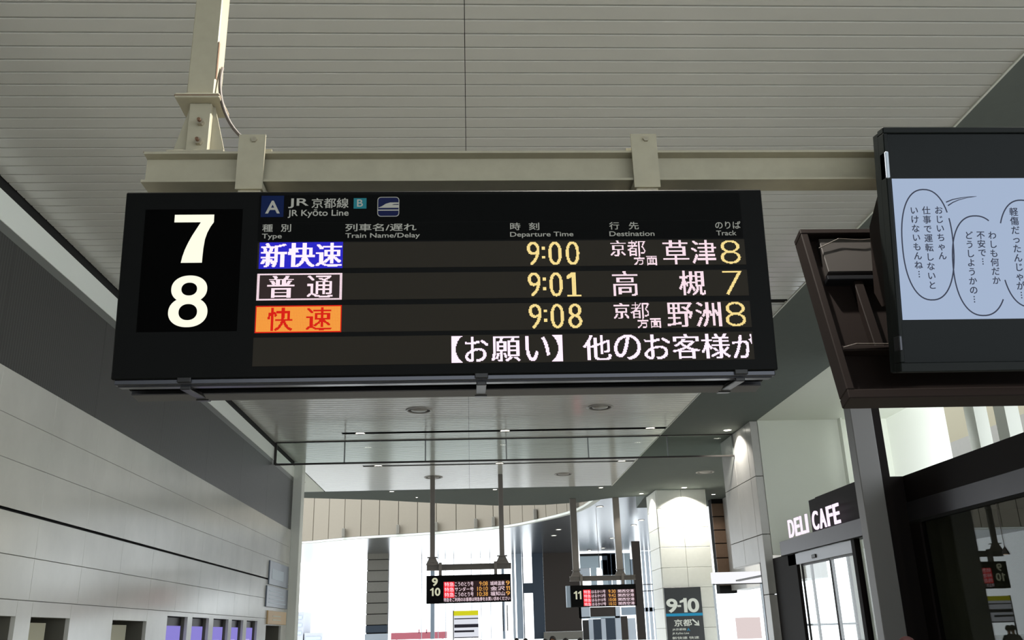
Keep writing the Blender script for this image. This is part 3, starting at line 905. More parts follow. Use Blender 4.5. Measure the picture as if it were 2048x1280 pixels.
rws = []
for i, (nm, tm, de) in enumerate((('こうのとり号', '9:08', '城崎温泉'), ('サンダー号', '10:10', '金沢'), ('こうのとり号', '10:38', '福知山'))):
    v1 = .745-.185*i; v0 = v1-.15
    rws += [('特急', .215, .325, v0, v1, 'led_pink'), (nm, .335, .555, v0, v1, 'led_pink'), (tm, .60 if len(tm) > 4 else .625, .725, v0, v1, 'led_gold'),
            (de, .755, .925, v0, v1, 'led_pink'), ('9' if i != 1 else '11', .94, .985, v0, v1, 'led_gold')]
rws += [('特急をご利用のお客様は特急券をお買い求めください', .205, .985, .05, .19, 'led_pink')]
far_board('departure_board', 'far departure board numbered 9 and 10 against the white windows', -1.462, 1.35, 31.5, 2.565, 3.455,
          [('9', .065, .135, .62, .92), ('1', .045, .085, .27, .56), ('0', .10, .165, .27, .56)], rws, [(.205, .33, .56-.185*i, .76-.185*i) for i in range(3)],
          'cream hanger frame with two poles above the far 9 and 10 board', (-1.266, 1.08))
rws = []
for i in range(4):
    v1 = .76-.19*i; v0 = v1-.15
    rws += [('特急', .20, .30, v0, v1, 'led_pink'), ('はるか%d号' % (11+2*i), .315, .53, v0, v1, 'led_pink'), (('9:30', '9:42', '10:08', '10:32')[i], .575, .685, v0, v1, 'led_gold'), ('関西空港', .72, .965, v0, v1, 'led_pink')]
b11 = far_board('departure_board', 'farthest departure board numbered 11 beside the white pillar', 4.03, 6.68, 38, 2.48, 3.315,
                [('11', .045, .16, .36, .74)], rws, [(.19, .305, .045, .79)],
                'cream hanger frame with two thick poles above the farthest board', (4.3, 6.1), (.13,))
part(MB().cbox(3.85, 4.02, 37.9, 38.1, 2.48, 3.31, .01), 'side_panel', M['steel_blue'], b11)

# =================================================================== right side: marble column and wall
wr = sroot('wall_right', 'pale marble wall and column on the right beyond the cafe', 'wall')
zs = [0, .85, 2.33, 3.82, 5.32, 6.8]
for z0, z1 in zip(zs[:-1], zs[1:]):
    for y0, y1 in ((23.62, 24.05), (24.06, 25.33), (25.34, 26.62)):
        if y0 > 24 and z1 <= 3.82:
            if z1 < 3.82: continue
            z0b = 3.14
        else: z0b = z0
        part(MB().cbox(7.55, 7.76 if y0 < 24 else 7.72, y0, y1, z0b+.008, z1-.008, .006), 'stone_panel', M['marble_light'], wr)
part(MB().box(7.575, 7.70, 23.64, 24.04, 0, CZ), 'core', M['gap'], wr)
part(MB().box(7.575, 7.70, 24.0, 26.6, 3.16, CZ), 'core', M['gap'], wr)
part(MB().box(7.56, 7.72, 24.06, 24.14, 0, 3.14), 'door_jamb', M['fascia'], wr)
part(MB().box(7.58, 7.70, 24.14, 26.6, 2.80, 2.84), 'door_rail', M['rail'], wr)
# header inside the bright doorway and things beyond
shop = thing('kiosk', 'white kiosk with painted glow seen through the doorway beyond the marble column', 'shop', (9.0, 30, 0))
part(MB().box(7.8, 9.4, 30.0, 30.2, 2.9, 3.25), 'sign_band', M['litshop'], shop)
for x in (7.8, 9.35): part(MB().box(x, x+.05, 30.0, 30.1, 0, 2.9), 'upright', M['farlight'], shop)
part(MB().box(7.8, 9.4, 29.98, 30.0, 2.86, 2.89), 'sign_edge', M['rail'], shop)
part(MB().box(8.5, 9.3, 30.3, 30.35, 1.2, 1.85), 'poster', M['litpink'], shop)

# white pillar ------------------------------------------------------------------
pw = thing('white_pillar', 'broad white stone pillar washed by a bright downlight', 'pillar', (8.4, 37, 0))
zz = [0, .82, 1.58, 2.30, 3.05, 3.80, 4.57, 5.315, 6.07, 6.8]
for z0, z1 in zip(zz[:-1], zz[1:]):
    for x0, x1 in ((7.42, 8.40), (8.41, 9.40)):
        part(MB().cbox(x0, x1, 36.0, 36.08, z0+.006, z1-.006, .006), 'stone_panel', M['pillar_white'], pw)
    part(MB().cbox(7.40, 7.46, 36.1, 38.0, z0+.006, z1-.006, .006), 'stone_panel', M['pillar_white'], pw)
part(MB().box(7.45, 9.40, 36.07, 38.0, 0, CZ), 'core', M['tile_grey'], pw)
ps = thing('pillar_sign', 'dark upright sign reading 9-10 with a cyan stripe on the white pillar', 'sign', (8.1, 35.9, 0))
part(MB().cbox(7.40, 8.82, 35.86, 35.98, .3, 3.06, .01), 'board', M['signgreen'], ps)


def ptxt(t, x0, y0, x1, y1, mm='signtext', wt=.01):
    a = at_y(x0, y1, 35.85); b2 = at_y(x1, y0, 35.85)
    part(add_text(MB(), t, a.x, b2.x, a.z, b2.z, 35.85, wt), 'lettering', M[mm], ps)


ptxt('9', 1334, 1197, 1354, 1226, wt=.03); ptxt('-', 1355, 1210, 1362, 1214, wt=.02); ptxt('1', 1361, 1196, 1373, 1225); ptxt('0', 1376, 1196, 1397, 1225, wt=.03)
a = at_y(1332, 1233, 35.85); part(MB().box(7.41, 8.81, 35.845, 35.855, a.z, a.z+.10), 'stripe', M['cyan'], ps)
ptxt('京都', 1349, 1238, 1383, 1253, wt=.02)
ptxt('JR京都線', 1345, 1256, 1372, 1262); ptxt('A', 1374, 1256, 1380, 1262, 'cyan')
ptxt('JR Kyōto Line', 1345, 1264, 1378, 1270); ptxt('新快速 快速', 1345, 1272, 1398, 1279)
c0 = at_y(1384, 1240, 35.85)
mb = MB(); s_ = .28
for poly_ in ([(0, 0), (.03, .05), (.22, -.12), (.19, -.16)], [(.08, -.19), (.27, -.21), (.25, -.02), (.22, -.02), (.22, -.15), (.08, -.15)]):
    mb.prism([(c0.x+p[0], c0.z+p[1]) for p in poly_], 1, 35.85, 35.856)
part(mb, 'arrow', M['signtext'], ps, fix=True)
# brown tiled pillar
bt = thing('brown_pillar', 'brown tiled pillar between the white pillar and the marble wall', 'pillar', (10.7, 39.2, 0))
tz = [3.2, 3.718, 4.328, 4.924, 5.484, 6.05, 6.62]
part(MB().box(10.42, 11.15, 39.06, 39.6, 2.9, CZ), 'core', M['gap'], bt)
for z0, z1 in zip(tz[:-1], tz[1:]):
    part(MB().cbox(10.4, 11.2, 39.0, 39.07, z0+.02, z1-.02, .01), 'tile', M['brown_tile'], bt)
struct(MB().box(10.9, 11.6, 30, 39, 3.0, CZ), 'wall_right.001', M['marble_light'], 'pale marble wall behind the column by the brown pillar', 'wall')

# =================================================================== cafe
XF, XG = 7.72, 8.45
pst = thing('shop_post', 'square grey post between the cafe door and the big shop window', 'post', (7.65, 17.1, 0))
part(MB().cbox(7.45, 7.88, 17.0, 17.3, 0, CZ, .012), 'shaft', M['greypost'], pst)
part(MB().box(7.88, 8.08, 17.1, 17.3, 0, CZ), 'dark_side', M['fascia'], pst)
fa = thing('shop_fascia', 'dark brown fascia with brushed lintel above the cafe door', 'fascia', (7.8, 20, 3.2))
part(MB().box(XF+.06, 8.2, 17.5, 20.7, 3.52, 4.27), 'fascia_box', M['fascia'], fa)
part(MB().cbox(XF-.04, XF+.3, 17.3, 22.75, 3.2, 3.54, .006), 'lintel', M['lintel'], fa)
part(MB().box(XF-.042, XF-.03, 17.3, 22.75, 3.185, 3.2), 'lintel_edge', M['gap'], fa)
part(MB().cbox(XF+.0, XF+.12, 18.5, 22.4, 2.93, 3.18, .004), 'header_panel', M['header'], fa)
part(MB().cbox(XF-.03, XF+.0, 20.5, 20.75, 2.99, 3.07, .01), 'sensor', M['clip'], fa)
part(MB().box(XF, XF+.08, 21.85, 23.55, 0, 3.2), 'left_jamb', M['fascia'], fa)
part(MB().box(XF, XF+.12, 18.36, 18.52, 0, 3.2), 'right_jamb', M['fascia'], fa)
part(MB().box(XF, XG, 17.35, 17.5, 0, 4.27), 'return_panel', M['fascia'], fa)
# letters, read from far to near
ls = thing('cafe_sign', 'white lit letters DELI CAFE standing on the lintel over the cafe door', 'sign', (XF-.06, 20.2, 3.55))
word = 'DELI CAFE'
ya, yb = 21.9, 18.66
adv = {'D': 1, 'E': .86, 'L': .8, 'I': .5, ' ': .45, 'C': .95, 'A': 1.0, 'F': .84}
tot = sum(adv[c] for c in word); y = ya
for ch in word:
    wd = adv[ch]/tot*(ya-yb)
    if ch != ' ':
        src = MB(); add_text(src, ch, 0, wd*(.80 if ch != 'I' else .5), 0, .41, 0, .012)
        vs = src.v; n = len(vs); mb = MB()
        mb.v = [(XF-.075, y-v[0], 3.555+v[2]) for v in vs] + [(XF-.05, y-v[0], 3.555+v[2]) for v in vs]
        mb.f = list(src.f) + [tuple(n+i for i in f)[::-1] for f in src.f]
        ed = {}
        for f in src.f:
            for i in range(len(f)):
                k = (f[i], f[(i+1) % len(f)]); ed[k] = 1
        for (i, j) in ed:
            if (j, i) not in ed: mb.f.append((j, i, n+i, n+j))
        mb.mi = [0]*len(mb.f)
        part(mb, 'letter', M['cafe_letters'], ls)
    y -= wd
cv = thing('added_uplight', 'added hidden uplight on the cafe fascia, brightening the hall wall', 'light', (8.0, 19, 4.28))  # unseen fixture added to brighten the white wall of the hall
part(MB().cbox(7.9, 8.15, 17.8, 20.6, 4.27, 4.33, .006), 'trough', M['fascia'], cv)
part(MB().box(7.94, 8.11, 17.9, 20.5, 4.33, 4.335), 'tube', emit('added_uplight_glow', (240, 250, 255), 4.), cv)
for y in (18.2, 19.6): spot(8.1, y, 4.5, 560, 56, .7, (.93, .98, 1), aim=(11.3, 21.9, 5.6), rad=.1)  # added spots washing the far hall wall
# sliding door
for i, (a, b_) in enumerate(((18.55, 19.9), (19.85, 21.8))):
    d = sroot('door_%d' % (4+i), ['near glass leaf of the cafe sliding door', 'far glass leaf of the cafe sliding door'][i], 'door')
    part(MB().box(XF+.05+.05*i, XF+.06+.05*i, a+.03, b_-.03, .08, 2.9), 'pane', M['glass_clear'], d)
    mb = MB(); X0 = XF+.04+.05*i
    mb.box(X0, X0+.04, a, a+.035, .02, 2.93); mb.box(X0, X0+.04, b_-.035, b_, .02, 2.93); mb.box(X0, X0+.04, a, b_, 2.89, 2.93); mb.box(X0, X0+.04, a, b_, .02, .1)
    part(mb, 'frame', M['rail'], d)
wn = sroot('window_1', 'tall glass pane between the post and the cafe door', 'window')
part(MB().box(XF+.08, XF+.09, 17.5, 18.36, 0, 3.2), 'pane', M['glass_clear'], wn)
# second, set-back fascia and big window
f2 = thing('shop_fascia', 'long dark fascia over the big shop window right of the post', 'fascia', (XG, 14, 3.3))
part(MB().box(XG, XG+.4, 2, 17.5, 3.75, 4.27), 'fascia_box', M['fascia'], f2)
part(MB().cbox(XG-.02, XG+.3, 2, 17.5, 3.40, 3.76, .006), 'lintel', M['lintel'], f2)
part(MB().box(XG-.02, XG+.1, 2, 17.5, 3.35, 3.40), 'lintel_edge', M['gap'], f2)
w2 = sroot('window_2', 'big reflecting shop window right of the post', 'window')
part(MB().box(XG+.02, XG+.03, 2, 16.95, 0, 3.36), 'pane', M['glass_shop'], w2)
part(MB().box(XG-.02, XG+.1, 16.95, 17.35, 0, 3.36), 'window_frame', M['fascia'], w2)
# cafe interior
ci = sroot('wall_back', 'dim olive interior walls of the cafe behind the big window', 'wall')
part(MB().box(11.2, 11.3, 2, 17.4, 0, 3.9), 'wall_panel', M['cafe_wall'], ci)
part(MB().box(XG+.1, 11.3, 17.36, 17.46, 0, 3.9), 'wall_panel', M['cafe_wall'], ci)
part(MB().box(XG+.1, 11.3, 2.0, 2.1, 0, 3.9), 'wall_panel', M['cafe_dark'], ci)
part(MB().box(XG+.1, 11.3, 2.1, 17.4, 3.6, 3.75), 'ceiling_panel', M['cafe_dark'], ci)
part(MB().box(XG+.4, 11.3, 2.1, 17.4, 4.1, 4.2), 'roof_slab', M['fascia'], ci)
ct = thing('cafe_counter', 'steel cafe counter hood with pale edges deep inside the shop window', 'counter', (10.6, 14.5, 0))
part(MB().cbox(10.2, 11.1, 11, 16.2, 0, 1.05, .02), 'body', M['cafe_dark'], ct)
part(MB().cbox(10.1, 11.15, 11, 16.3, 1.05, 1.10, .01), 'worktop', M['cafe_counter'], ct)
part(MB().cbox(10.3, 11.15, 11.5, 15.6, 2.3, 2.62, .02), 'hood', M['cafe_counter'], ct)
part(MB().box(10.29, 10.3, 11.5, 15.6, 2.30, 2.33), 'hood_edge', M['edgewhite'], ct)
pl = thing('pendant_lamp', 'small warm pendant lamp glowing inside the cafe window', 'lamp', (10.2, 14.4, 2.6))
pp = at_y(2012, 1109, 14.4)
pl.location = (pp.x, 14.4, pp.z)
part(MB().ring((pp.x, 14.4, pp.z), [(.06, .0), (.05, .03), (.02, .10), (.01, .12)], 20), 'shade', M['cafe_dark'], pl, smooth=True)
part(MB().ring((pp.x, 14.4, pp.z), [(0, .005), (.055, .005)], 16), 'bulb', M['lampglow'], pl)
part(MB().tube([(pp.x, 14.4, pp.z+.11), (pp.x, 14.4, 3.6)], .005, 6), 'cord', M['cable'], pl)

# tall hall behind the cafe front: cream walls and outside
cw = sroot('wall_front', 'cream back wall seen above the cafe fascia', 'wall')
part(MB().box(7.76, 11.3, 23.6, 23.8, 3.3, CZ+.4), 'wall_panel', M['cream_plaster'], cw)
part(MB().box(9.75, 11.3, 23.6, 23.8, 0, 3.3), 'wall_panel', M['cream_plaster'], cw)
part(MB().box(9.95, 10.0, 23.4, 23.6, 3.3, CZ), 'wall_rib', M['cream_plaster'], cw)
struct(MB().box(XS+.005, 12.0, -2, 23.8, CZ+.0, CZ+.3), 'ceiling.004', M['cream_plaster'], 'cream ceiling over the tall cafe hall', 'ceiling')
wf = sroot('wall_far_right', 'bright white wall with tall columns at the far side of cafe hall', 'wall')
part(MB().box(11.3, 11.5, 20.95, 23.6, 0, CZ), 'wall_panel', M['white_plaster'], wf)
for y0, y1 in ((19.35, 19.75), (18.2, 18.6), (15.5, 15.9), (13, 13.4)):
    part(MB().box(11.3, 11.6, y0, y1, 3.9, CZ), 'column', M['white_plaster'], wf)
part(MB().box(11.3, 11.5, 17.5, 20.95, 3.0, 3.9), 'wall_panel', M['white_plaster'], wf)
w3 = sroot('window_3', 'glazed end wall of the cafe, bright with daylight', 'window')
for x in (8.15, 8.75, 9.3, 9.72):
    part(MB().box(x-.025, x+.025, 23.62, 23.7, 0, 3.3), 'mullion', M['rail'], w3)
part(MB().box(8.15, 9.72, 23.62, 23.70, 1.55, 1.60), 'transom', M['farlight'], w3)
part(MB().box(8.15, 9.72, 23.655, 23.665, 0, 3.3), 'pane', M['glass_clear'], w3)
# building outside
eb = thing('outside_building', 'beige building with greenish windows seen through the upper right glazing', 'building', (26, 48, 0))
part(MB().box(26, 30, 28, 54, 0, 12.9), 'wall', M['ext_beige'], eb)
part(MB().box(26.02, 30, 28, 54, 13.9, 18), 'wall', M['ext_beige'], eb)
for k in range(6):
    y0 = 30+k*3.6
    o = part(MB().cbox(26.05, 26.2, y0, y0+3.3, 12.9, 13.9, .02), 'window', M['ext_window'], eb)
    part(MB().box(26.0, 26.2, y0+3.3, y0+3.6, 12.9, 13.9), 'window_post', M['ext_beige'], eb)
part(MB().box(25.9, 26, 28, 54, 8.8, 10.6), 'grey_band', M['tile_grey'], eb)

# =================================================================== far hall
UZ = 8.6
arc = [(-30, 74.5), (-22, 74.0), (-13.8, 73.0), (-9.0, 70.2), (-3.3, 68.2), (2.1, 65.0), (4.7, 61.0), (6.5, 56.7), (7.06, 52.3), (7.1, 49)]
dense = []
for i in range(len(arc)-1):
    p0 = Vector(arc[max(i-1, 0)]); p1 = Vector(arc[i]); p2 = Vector(arc[i+1]); p3 = Vector(arc[min(i+2, len(arc)-1)])
    for k in range(20):
        t = k/20
        dense.append(.5*((2*p1)+(p2-p0)*t+(2*p0-5*p1+4*p2-p3)*t*t+(3*p1-p0-3*p2+p3)*t**3))
dense.append(Vector(arc[-1]))
gal = sroot('wall_gallery', 'curved beige gallery front of upright panels beyond the ceiling edge', 'wall')
seg = []; acc = 0; last = dense[0]; seg.append(last)
for p in dense[1:]:
    acc += (p-last).length; last = p
    if acc >= 1.4: seg.append(p); acc = 0
for a, b_ in zip(seg[:-1], seg[1:]):
    d = (b_-a).normalized(); n = Vector((d.y, -d.x)); a2 = a+d*.03; b2 = b_-d*.03
    mb = MB(); mb.prism([tuple(a2), tuple(b2), tuple(b2-n*.08), tuple(a2-n*.08)], 2, UZ+.12, 14.5)
    part(mb, 'panel', M['beige_panel'], gal, fix=True)
mb = MB(); lip = MB()
for a, b_ in zip(seg[:-1], seg[1:]):
    d = (b_-a).normalized(); n = Vector((d.y, -d.x))
    mb.prism([tuple(a-n*.1), tuple(b_-n*.1), tuple(b_-n*.3), tuple(a-n*.3)], 2, UZ, 14.5)
    lip.prism([tuple(a+n*.06), tuple(b_+n*.06), tuple(b_-n*.3), tuple(a-n*.3)], 2, UZ-.05, UZ+.09)
part(mb, 'backing', M['tile_grey'], gal, fix=True)
part(lip, 'bottom_lip', M['white_plaster'], gal, fix=True)
for px, py in ((686, 1070), (791, 1062), (894, 1057), (957, 1050), (994, 1047), (1083, 1032), (1155, 1008)):
    q = at_z(px, py+8, UZ+.1); best = min(seg, key=lambda s_: abs(s_.x-q.x)+abs(s_.y-q.y))
    part(MB().cbox(best.x-.12, best.x+.12, best.y-.45, best.y-.1, UZ+.1, UZ+.75, .03), 'bracket', M['tile_grey'], gal)
und = [tuple(p) for p in seg] + [(7.1, 44), (24, 44), (24, 92), (-30, 92)]
struct(MB().prism(und, 2, UZ, UZ+.1), 'ceiling.005', M['hall_under'], 'grey metal underside of the gallery reflecting daylight', 'ceiling', fix=True)
for i, (x, y) in enumerate(((11.7, 62.4), (11.7, 65.4), (11.5, 74.7), (7.83, 54.8), (6.47, 67.2), (6.5, 71.5), (11.07, 86), (12.05, 83.9), (16.6, 84))):
    v = thing('downlight', 'small downlight under the far gallery, %s' % ['right pair near one', 'right pair far one', 'above the farthest board middle', 'by the curved end', 'left of the farthest board poles', 'left of the farthest board, farther', 'low by the glass facade', 'low over the farthest board', 'low beside the white pillar'][i], 'light', (x, y, UZ), 'gallery downlights')
    part(MB().ring((x, y, UZ), [(0, -.01), (.17, -.01)], 16), 'lens', M['lamp'], v)
    part(MB().ring((x, y, UZ), [(.17, -.005), (.2, -.03), (.24, 0)], 16), 'trim_ring', M['vent'], v)

struct(MB().box(-32, 14, 34.8, 57, 14.6, 14.9), 'sky_blocker', M['tile_grey'], 'unseen slab added to block sky light over the far hall', 'ceiling')  # unseen roof added to cut the sky light reaching the hall floor

# grey tiled pillar
gp = thing('grey_pillar', 'grey tiled pillar standing before the white window glare', 'pillar', (-8.3, 84, 0))
pa = at_y(733, 1180, 84); pb = at_y(776, 1180, 84)
part(MB().box(pa.x+.05, pb.x-.05, 84.05, 85.5, 0, UZ), 'core', M['gap'], gp)
ly = [1082, 1119, 1141, 1163, 1184, 1206, 1228, 1250, 1266]
for i, (y0, y1) in enumerate(zip(ly[:-1], ly[1:])):
    z1 = at_y(755, y0, 84).z; z0 = at_y(755, y1, 84).z
    part(MB().cbox(pa.x, pb.x, 84, 84.1, z0+.03, z1-.03, .02), 'tile', M['tile_grey'] if i < 7 else M['navy'], gp)
part(MB().box(pa.x-.05, pb.x+.05, 83.9, 84.1, 0, at_y(755, 1270, 84).z+.1), 'base', M['farlight'], gp)

# glazed end wall
ew = sroot('wall_end_hall', 'glazed end wall of the far hall with steel mullions', 'wall')


def fb(x0, x1, y0, y1, name, m, Y=88., dep=.3, par=ew):
    a = at_y(x0, (y0+y1)/2, Y).x; b2 = at_y(x1, (y0+y1)/2, Y).x
    z1 = at_y((x0+x1)/2, y0, Y).z; z0 = at_y((x0+x1)/2, y1, Y).z
    return part(MB().box(a, b2, Y, Y+dep, max(z0, 0), z1), name, m, par)


for x in (843, 876, 891, 908, 943, 962, 981): fb(x-.5, x+.6, 1096, 1278, 'mullion', M['farlight'])
fb(590, 1025, 1085, 1100, 'head_beam', M['farlight'])
fb(861, 869, 1096, 1278, 'mullion', M['steel_blue'])
fb(1004, 1009, 1096, 1278, 'mullion', M['steel_blue'])
fb(1025, 1030, 1096, 1278, 'mullion', M['farlight'])
fb(1033, 1045, 1094, 1278, 'column', M['steel_blue'])
fb(1046, 1048, 1094, 1278, 'column', M['navy'])
fb(1066, 1088, 1094, 1278, 'column', M['navy'])
fb(1048, 1066, 1166, 1186, 'steel_arm', M['navy'])
fb(1088, 1160, 1080, 1263, 'brown_panel', M['darkbrown'])
fb(1088, 1166, 1263, 1280, 'low_wall', M['tile_grey'], Y=87)
fb(1014, 1016, 1210, 1262, 'mullion', M['rail']); fb(1005, 1007, 1205, 1262, 'mullion', M['rail'])
# right glazed part
for (x0, x1, y0, y1, m) in ((1158, 1268, 1098, 1102, 'rail'), (1160, 1215, 1107, 1112, 'gap'), (1160, 1200, 1112, 1136, 'farglass'), (1205, 1232, 1106, 1150, 'navy'), (1158, 1180, 1136, 1156, 'farlight'),
                            (1182, 1194, 1136, 1170, 'farglass'), (1203, 1216, 1120, 1170, 'farglass'), (1216, 1222, 1108, 1170, 'steel_blue'), (1224, 1232, 1108, 1170, 'farlight'), (1250, 1262, 1106, 1170, 'farglass'), (1240, 1249, 1106, 1170, 'steel_blue'), (1262, 1275, 1118, 1200, 'steel_blue'),
                            (1158, 1180, 1212, 1236, 'farlight'), (1181, 1231, 1214, 1233, 'darkbrown'), (1231, 1242, 1213, 1280, 'farlight'), (1243, 1275, 1214, 1230, 'steel_blue'), (1178, 1187, 1238, 1280, 'farlight'), (1203, 1212, 1236, 1280, 'farlight'),
                            (1187, 1203, 1238, 1280, 'navy'), (1212, 1231, 1236, 1280, 'navy'), (1166, 1178, 1240, 1280, 'rail'), (1160, 1240, 1233, 1237, 'farglass'), (1243, 1256, 1232, 1280, 'darkbrown'), (1257, 1272, 1236, 1280, 'farlight')):
    fb(x0, x1, y0, y1, 'facade_panel', M[m])
fc = thing('dark_column', 'tall dark column between the farthest board and the white pillar', 'column', (13, 66, 0))
fb(1270, 1284, 1082, 1280, 'shaft', M['darkbrown'], Y=66, par=fc)
fb(1284, 1286, 1082, 1280, 'edge', M['rail'], Y=66, par=fc)
for x0, x1 in ((1289, 1294), (1297, 1303), (1306, 1312)): fb(x0, x1, 1102, 1280, 'mullion', M['farlight'])
for y_ in (1168, 1181): fb(1286, 1312, y_, y_+1.5, 'mullion', M['rail'])
fb(1285, 1312, 1215, 1223, 'facade_panel', M['farlight'])
g = at_y(1199, 1146, 60)
v = thing('globe_lamp', 'pair of white glowing lamps in a column above the farthest board', 'lamp', tuple(g))
gm = emit('white_lamp_shade', (255, 255, 255), 1.5)
for py in (1146, 1167):
    q = at_y(1199, py, 60)
    part(MB().ring((g.x, g.y, q.z), [(0.02, -.3), (.17, -.24), (.2, 0), (.17, .24), (.02, .3)], 16), 'shade', gm, v, smooth=True)
part(MB().tube([tuple(g+Vector((0, 0, -.5))), (g.x, g.y, UZ)], .015, 6), 'cord', M['cable'], v)

# outside beyond the glass
rf = thing('station_canopy', 'dull red canopy roof low in the white glare', 'canopy', (-2, 110, 0))
a = at_y(782, 1266, 110); b2 = at_y(893, 1266, 110)
part(MB().box(a.x, b2.x, 110, 114, a.z-.75, a.z), 'roof', M['red_roof'], rf)
for x in (838, 853):
    q = at_y(x, 1266, 110); part(MB().box(q.x-.06, q.x+.06, 110, 110.2, q.z, q.z+.4), 'roof_post', M['red_roof'], rf)
for i in range(3):
    q = a.x+.5+i*(b2.x-a.x-1)/2; part(MB().box(q-.12, q+.12, 112, 112.2, 0, a.z-.7), 'column', M['farlight'], rf)
for (nm, x0, x1, y0, lb) in (('far_tower', 593, 608, 1224, 'hazy pale tower at the left edge of the white glare'), ('far_block', 609, 645, 1266, 'hazy low building beside the pale tower')):
    t = thing(nm, lb, 'building', (-30, 130, 0))
    a = at_y(x0, y0, 130); b2 = at_y(x1, y0, 130)
    part(MB().box(a.x, b2.x, 130, 136, 0, a.z), 'wall', M['far_building'], t)
    for k in range(3): part(MB().box(a.x+.2, b2.x-.2, 129.9, 130, a.z-.9-k*1.0, a.z-.5-k*1.0), 'window', M['farglass'], t)

# yellow topped sign
yp = thing('platform_sign', 'small white sign with a yellow header on a dark pole under the far board', 'sign', (-.4, 30, 0))
part(MB().box(-.565, -.535, 29.97, 30.03, 0, 2.3), 'pole', M['rail'], yp)
part(MB().cbox(-.535, .24, 29.98, 30.02, 1.47, 2.16, .004), 'board', M['signwhite'], yp)
part(MB().cbox(-.535, .24, 29.975, 30.025, 2.14, 2.285, .004), 'header', M['yellow'], yp)
mb = MB()
mb.box(-.52, .235, 29.972, 29.979, 2.03, 2.06); mb.box(-.52, .235, 29.972, 29.979, 1.78, 1.88); mb.box(-.52, .1, 29.972, 29.979, 1.64, 1.70); mb.box(-.52, .235, 29.972, 29.979, 1.47, 1.50)
part(mb, 'print_bars', M['signdark'], yp)

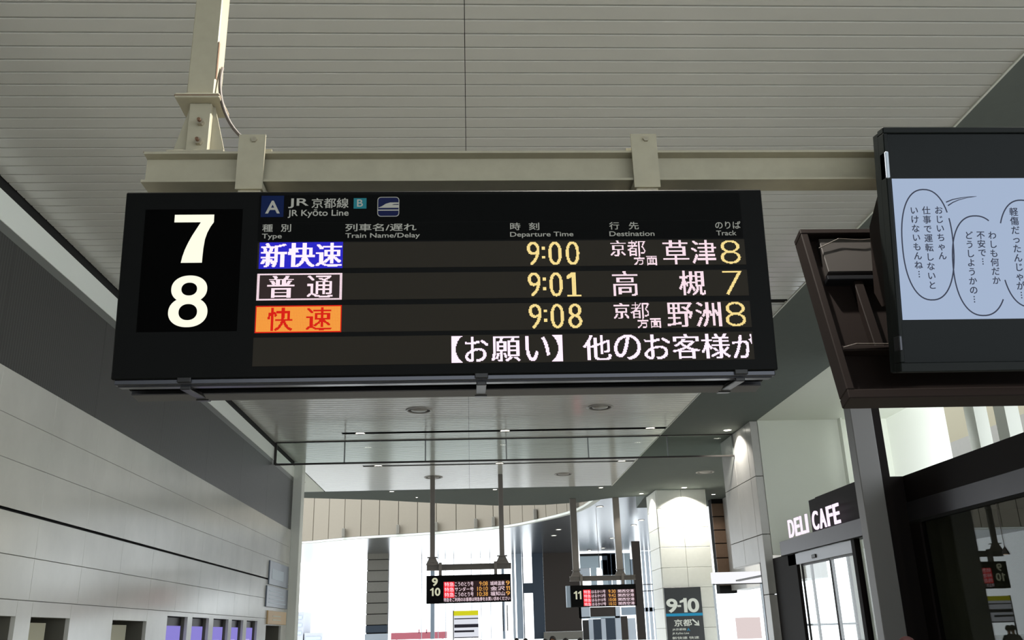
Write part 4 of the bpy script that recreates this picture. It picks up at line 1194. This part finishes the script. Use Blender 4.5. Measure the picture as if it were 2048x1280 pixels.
# =================================================================== people (only heads reach into the view)
def person(x, y, h, face, coat, lab, hair=None):
    """skinned standing figure; face = heading in radians, 0 looks to +y"""
    s = h/1.7
    J = {'pelvis': (0, 0, .92), 'waist': (0, 0, 1.05), 'chest': (0, 0, 1.28), 'neck0': (0, 0, 1.41), 'neck1': (0, .005, 1.48),
         'head0': (0, .012, 1.54), 'head1': (0, .01, 1.62), 'crown': (0, 0, 1.675)}
    rad = {'pelvis': .15, 'waist': .125, 'chest': .15, 'neck0': .07, 'neck1': .05, 'head0': .066, 'head1': .082, 'crown': .055}
    E_ = [('pelvis', 'waist'), ('waist', 'chest'), ('chest', 'neck0'), ('neck0', 'neck1'), ('neck1', 'head0'), ('head0', 'head1'), ('head1', 'crown')]
    for sx, n in ((-1, 'l'), (1, 'r')):
        J.update({'sh'+n: (sx*.17, 0, 1.38), 'el'+n: (sx*.23, -.02, 1.10), 'wr'+n: (sx*.24, .05, .86), 'pa'+n: (sx*.24, .07, .78), 'fi'+n: (sx*.235, .09, .70), 'tb'+n: (sx*.215, .11, .77),
                  'hi'+n: (sx*.09, 0, .86), 'kn'+n: (sx*.10, .02, .48), 'an'+n: (sx*.10, -.01, .09), 'to'+n: (sx*.11, .14, .035)})
        rad.update({'sh'+n: .065, 'el'+n: .045, 'wr'+n: .03, 'pa'+n: .034, 'fi'+n: .014, 'tb'+n: .011, 'hi'+n: .095, 'kn'+n: .062, 'an'+n: .042, 'to'+n: .035})
        E_ += [('chest', 'sh'+n), ('sh'+n, 'el'+n), ('el'+n, 'wr'+n), ('wr'+n, 'pa'+n), ('pa'+n, 'fi'+n), ('pa'+n, 'tb'+n), ('pelvis', 'hi'+n), ('hi'+n, 'kn'+n), ('kn'+n, 'an'+n), ('an'+n, 'to'+n)]
    ks = list(J); me = bpy.data.meshes.new('person'); me.from_pydata([tuple(c*s for c in J[k]) for k in ks], [(ks.index(a), ks.index(b)) for a, b in E_], [])
    ob = bpy.data.objects.new('person', me); COL.objects.link(ob)
    md = ob.modifiers.new('skin', 'SKIN'); md.use_smooth_shade = True
    for i, k in enumerate(ks):
        sv = me.skin_vertices[0].data[i]; sv.radius = (rad[k]*s, rad[k]*s*(.75 if k in ('pelvis', 'waist', 'chest') else 1)); sv.use_root = (k == 'pelvis')
    ob.modifiers.new('sub', 'SUBSURF').levels = 1; ob.modifiers['sub'].render_levels = 1
    dg = bpy.context.evaluated_depsgraph_get(); dg.update()
    m2 = bpy.data.meshes.new_from_object(ob.evaluated_get(dg)); bpy.data.objects.remove(ob)
    m2.name = 'person_body'; m2.materials.clear(); m2.materials.append(coat); m2.materials.append(M['skin'])
    for p in m2.polygons:
        c_ = p.center/s; p.material_index = 1 if (c_.z > 1.46 or (c_.z < .87 and abs(c_.x) > .19)) else 0
    root = thing('person', lab, 'person', (x, y, 0)); root.rotation_euler = (0, 0, face)
    b_ = bpy.data.objects.new('body', m2); COL.objects.link(b_); b_.parent = root
    # hair: cap around the skull, open at the face
    mb = MB(); N, K = 14, 7
    for i in range(K):
        t = i/(K-1)*R(112)
        for k in range(N):
            a_ = 2*math.pi*k/N; fr2 = max(0, math.sin(a_))
            tt = t*(1-.42*fr2)
            mb.v.append((s*.104*math.sin(tt)*math.cos(a_), s*(.002+.112*math.sin(tt)*math.sin(a_)), s*(1.615+.118*math.cos(tt))))
    for i in range(K-1):
        for k in range(N):
            mb.f.append((i*N+k, i*N+(k+1) % N, (i+1)*N+(k+1) % N, (i+1)*N+k)); mb.mi.append(0)
    mb.build('hair', hair or M['hair'], root, smooth=True)
    for sx in (-1, 1): mb = MB().ring((sx*.032*s, .088*s, 1.60*s), [(0, .008*s), (.011*s, 0), (0, -.008*s)], 8).build('eye', M['hair'], root)
    MB().cbox(-.011*s, .011*s, .085*s, .112*s, 1.565*s, 1.60*s, .004*s).build('nose', M['skin'], root)
    MB().cbox(-.022*s, .022*s, .082*s, .092*s, 1.535*s, 1.545*s, .002*s).build('mouth', mat('lips', (150, 88, 82), .6), root)
    return root


gp_ = [(1105, 1271.5, 24, math.pi*.9, M['cloth1'], 'person with black hair facing the camera before the low grey wall'),
       (1090, 1277, 26, .3, M['cloth1'], 'person with dark hair just left of the facing person'),
       (1131, 1275.5, 25, .2, M['cloth2'], 'person with dark hair just right of the facing person'),
       (1160, 1275, 27, -.4, M['cloth1'], 'person with dark hair below the farthest board left end'),
       (1051, 1276, 30, .5, M['cloth1'], 'person below the blue steel column'),
       (1033, 1275.5, 31, .1, M['cloth2'], 'person left of the blue steel column'),
       (962, 1279, 24, .0, M['cloth2'], 'person with head just showing right of the yellow topped sign'),
       (1812, 1272, 9, .3, M['cloth1'], 'person whose head top shows at the foot of the grey post')]
for px, py, Y, fc_, ct_, lb in gp_:
    q = at_y(px, py, Y)
    person(q.x, Y, q.z*1.7/1.733, fc_, ct_, lb, mat('dark_red_hair', (58, 22, 24), .6) if px == 1812 else None)
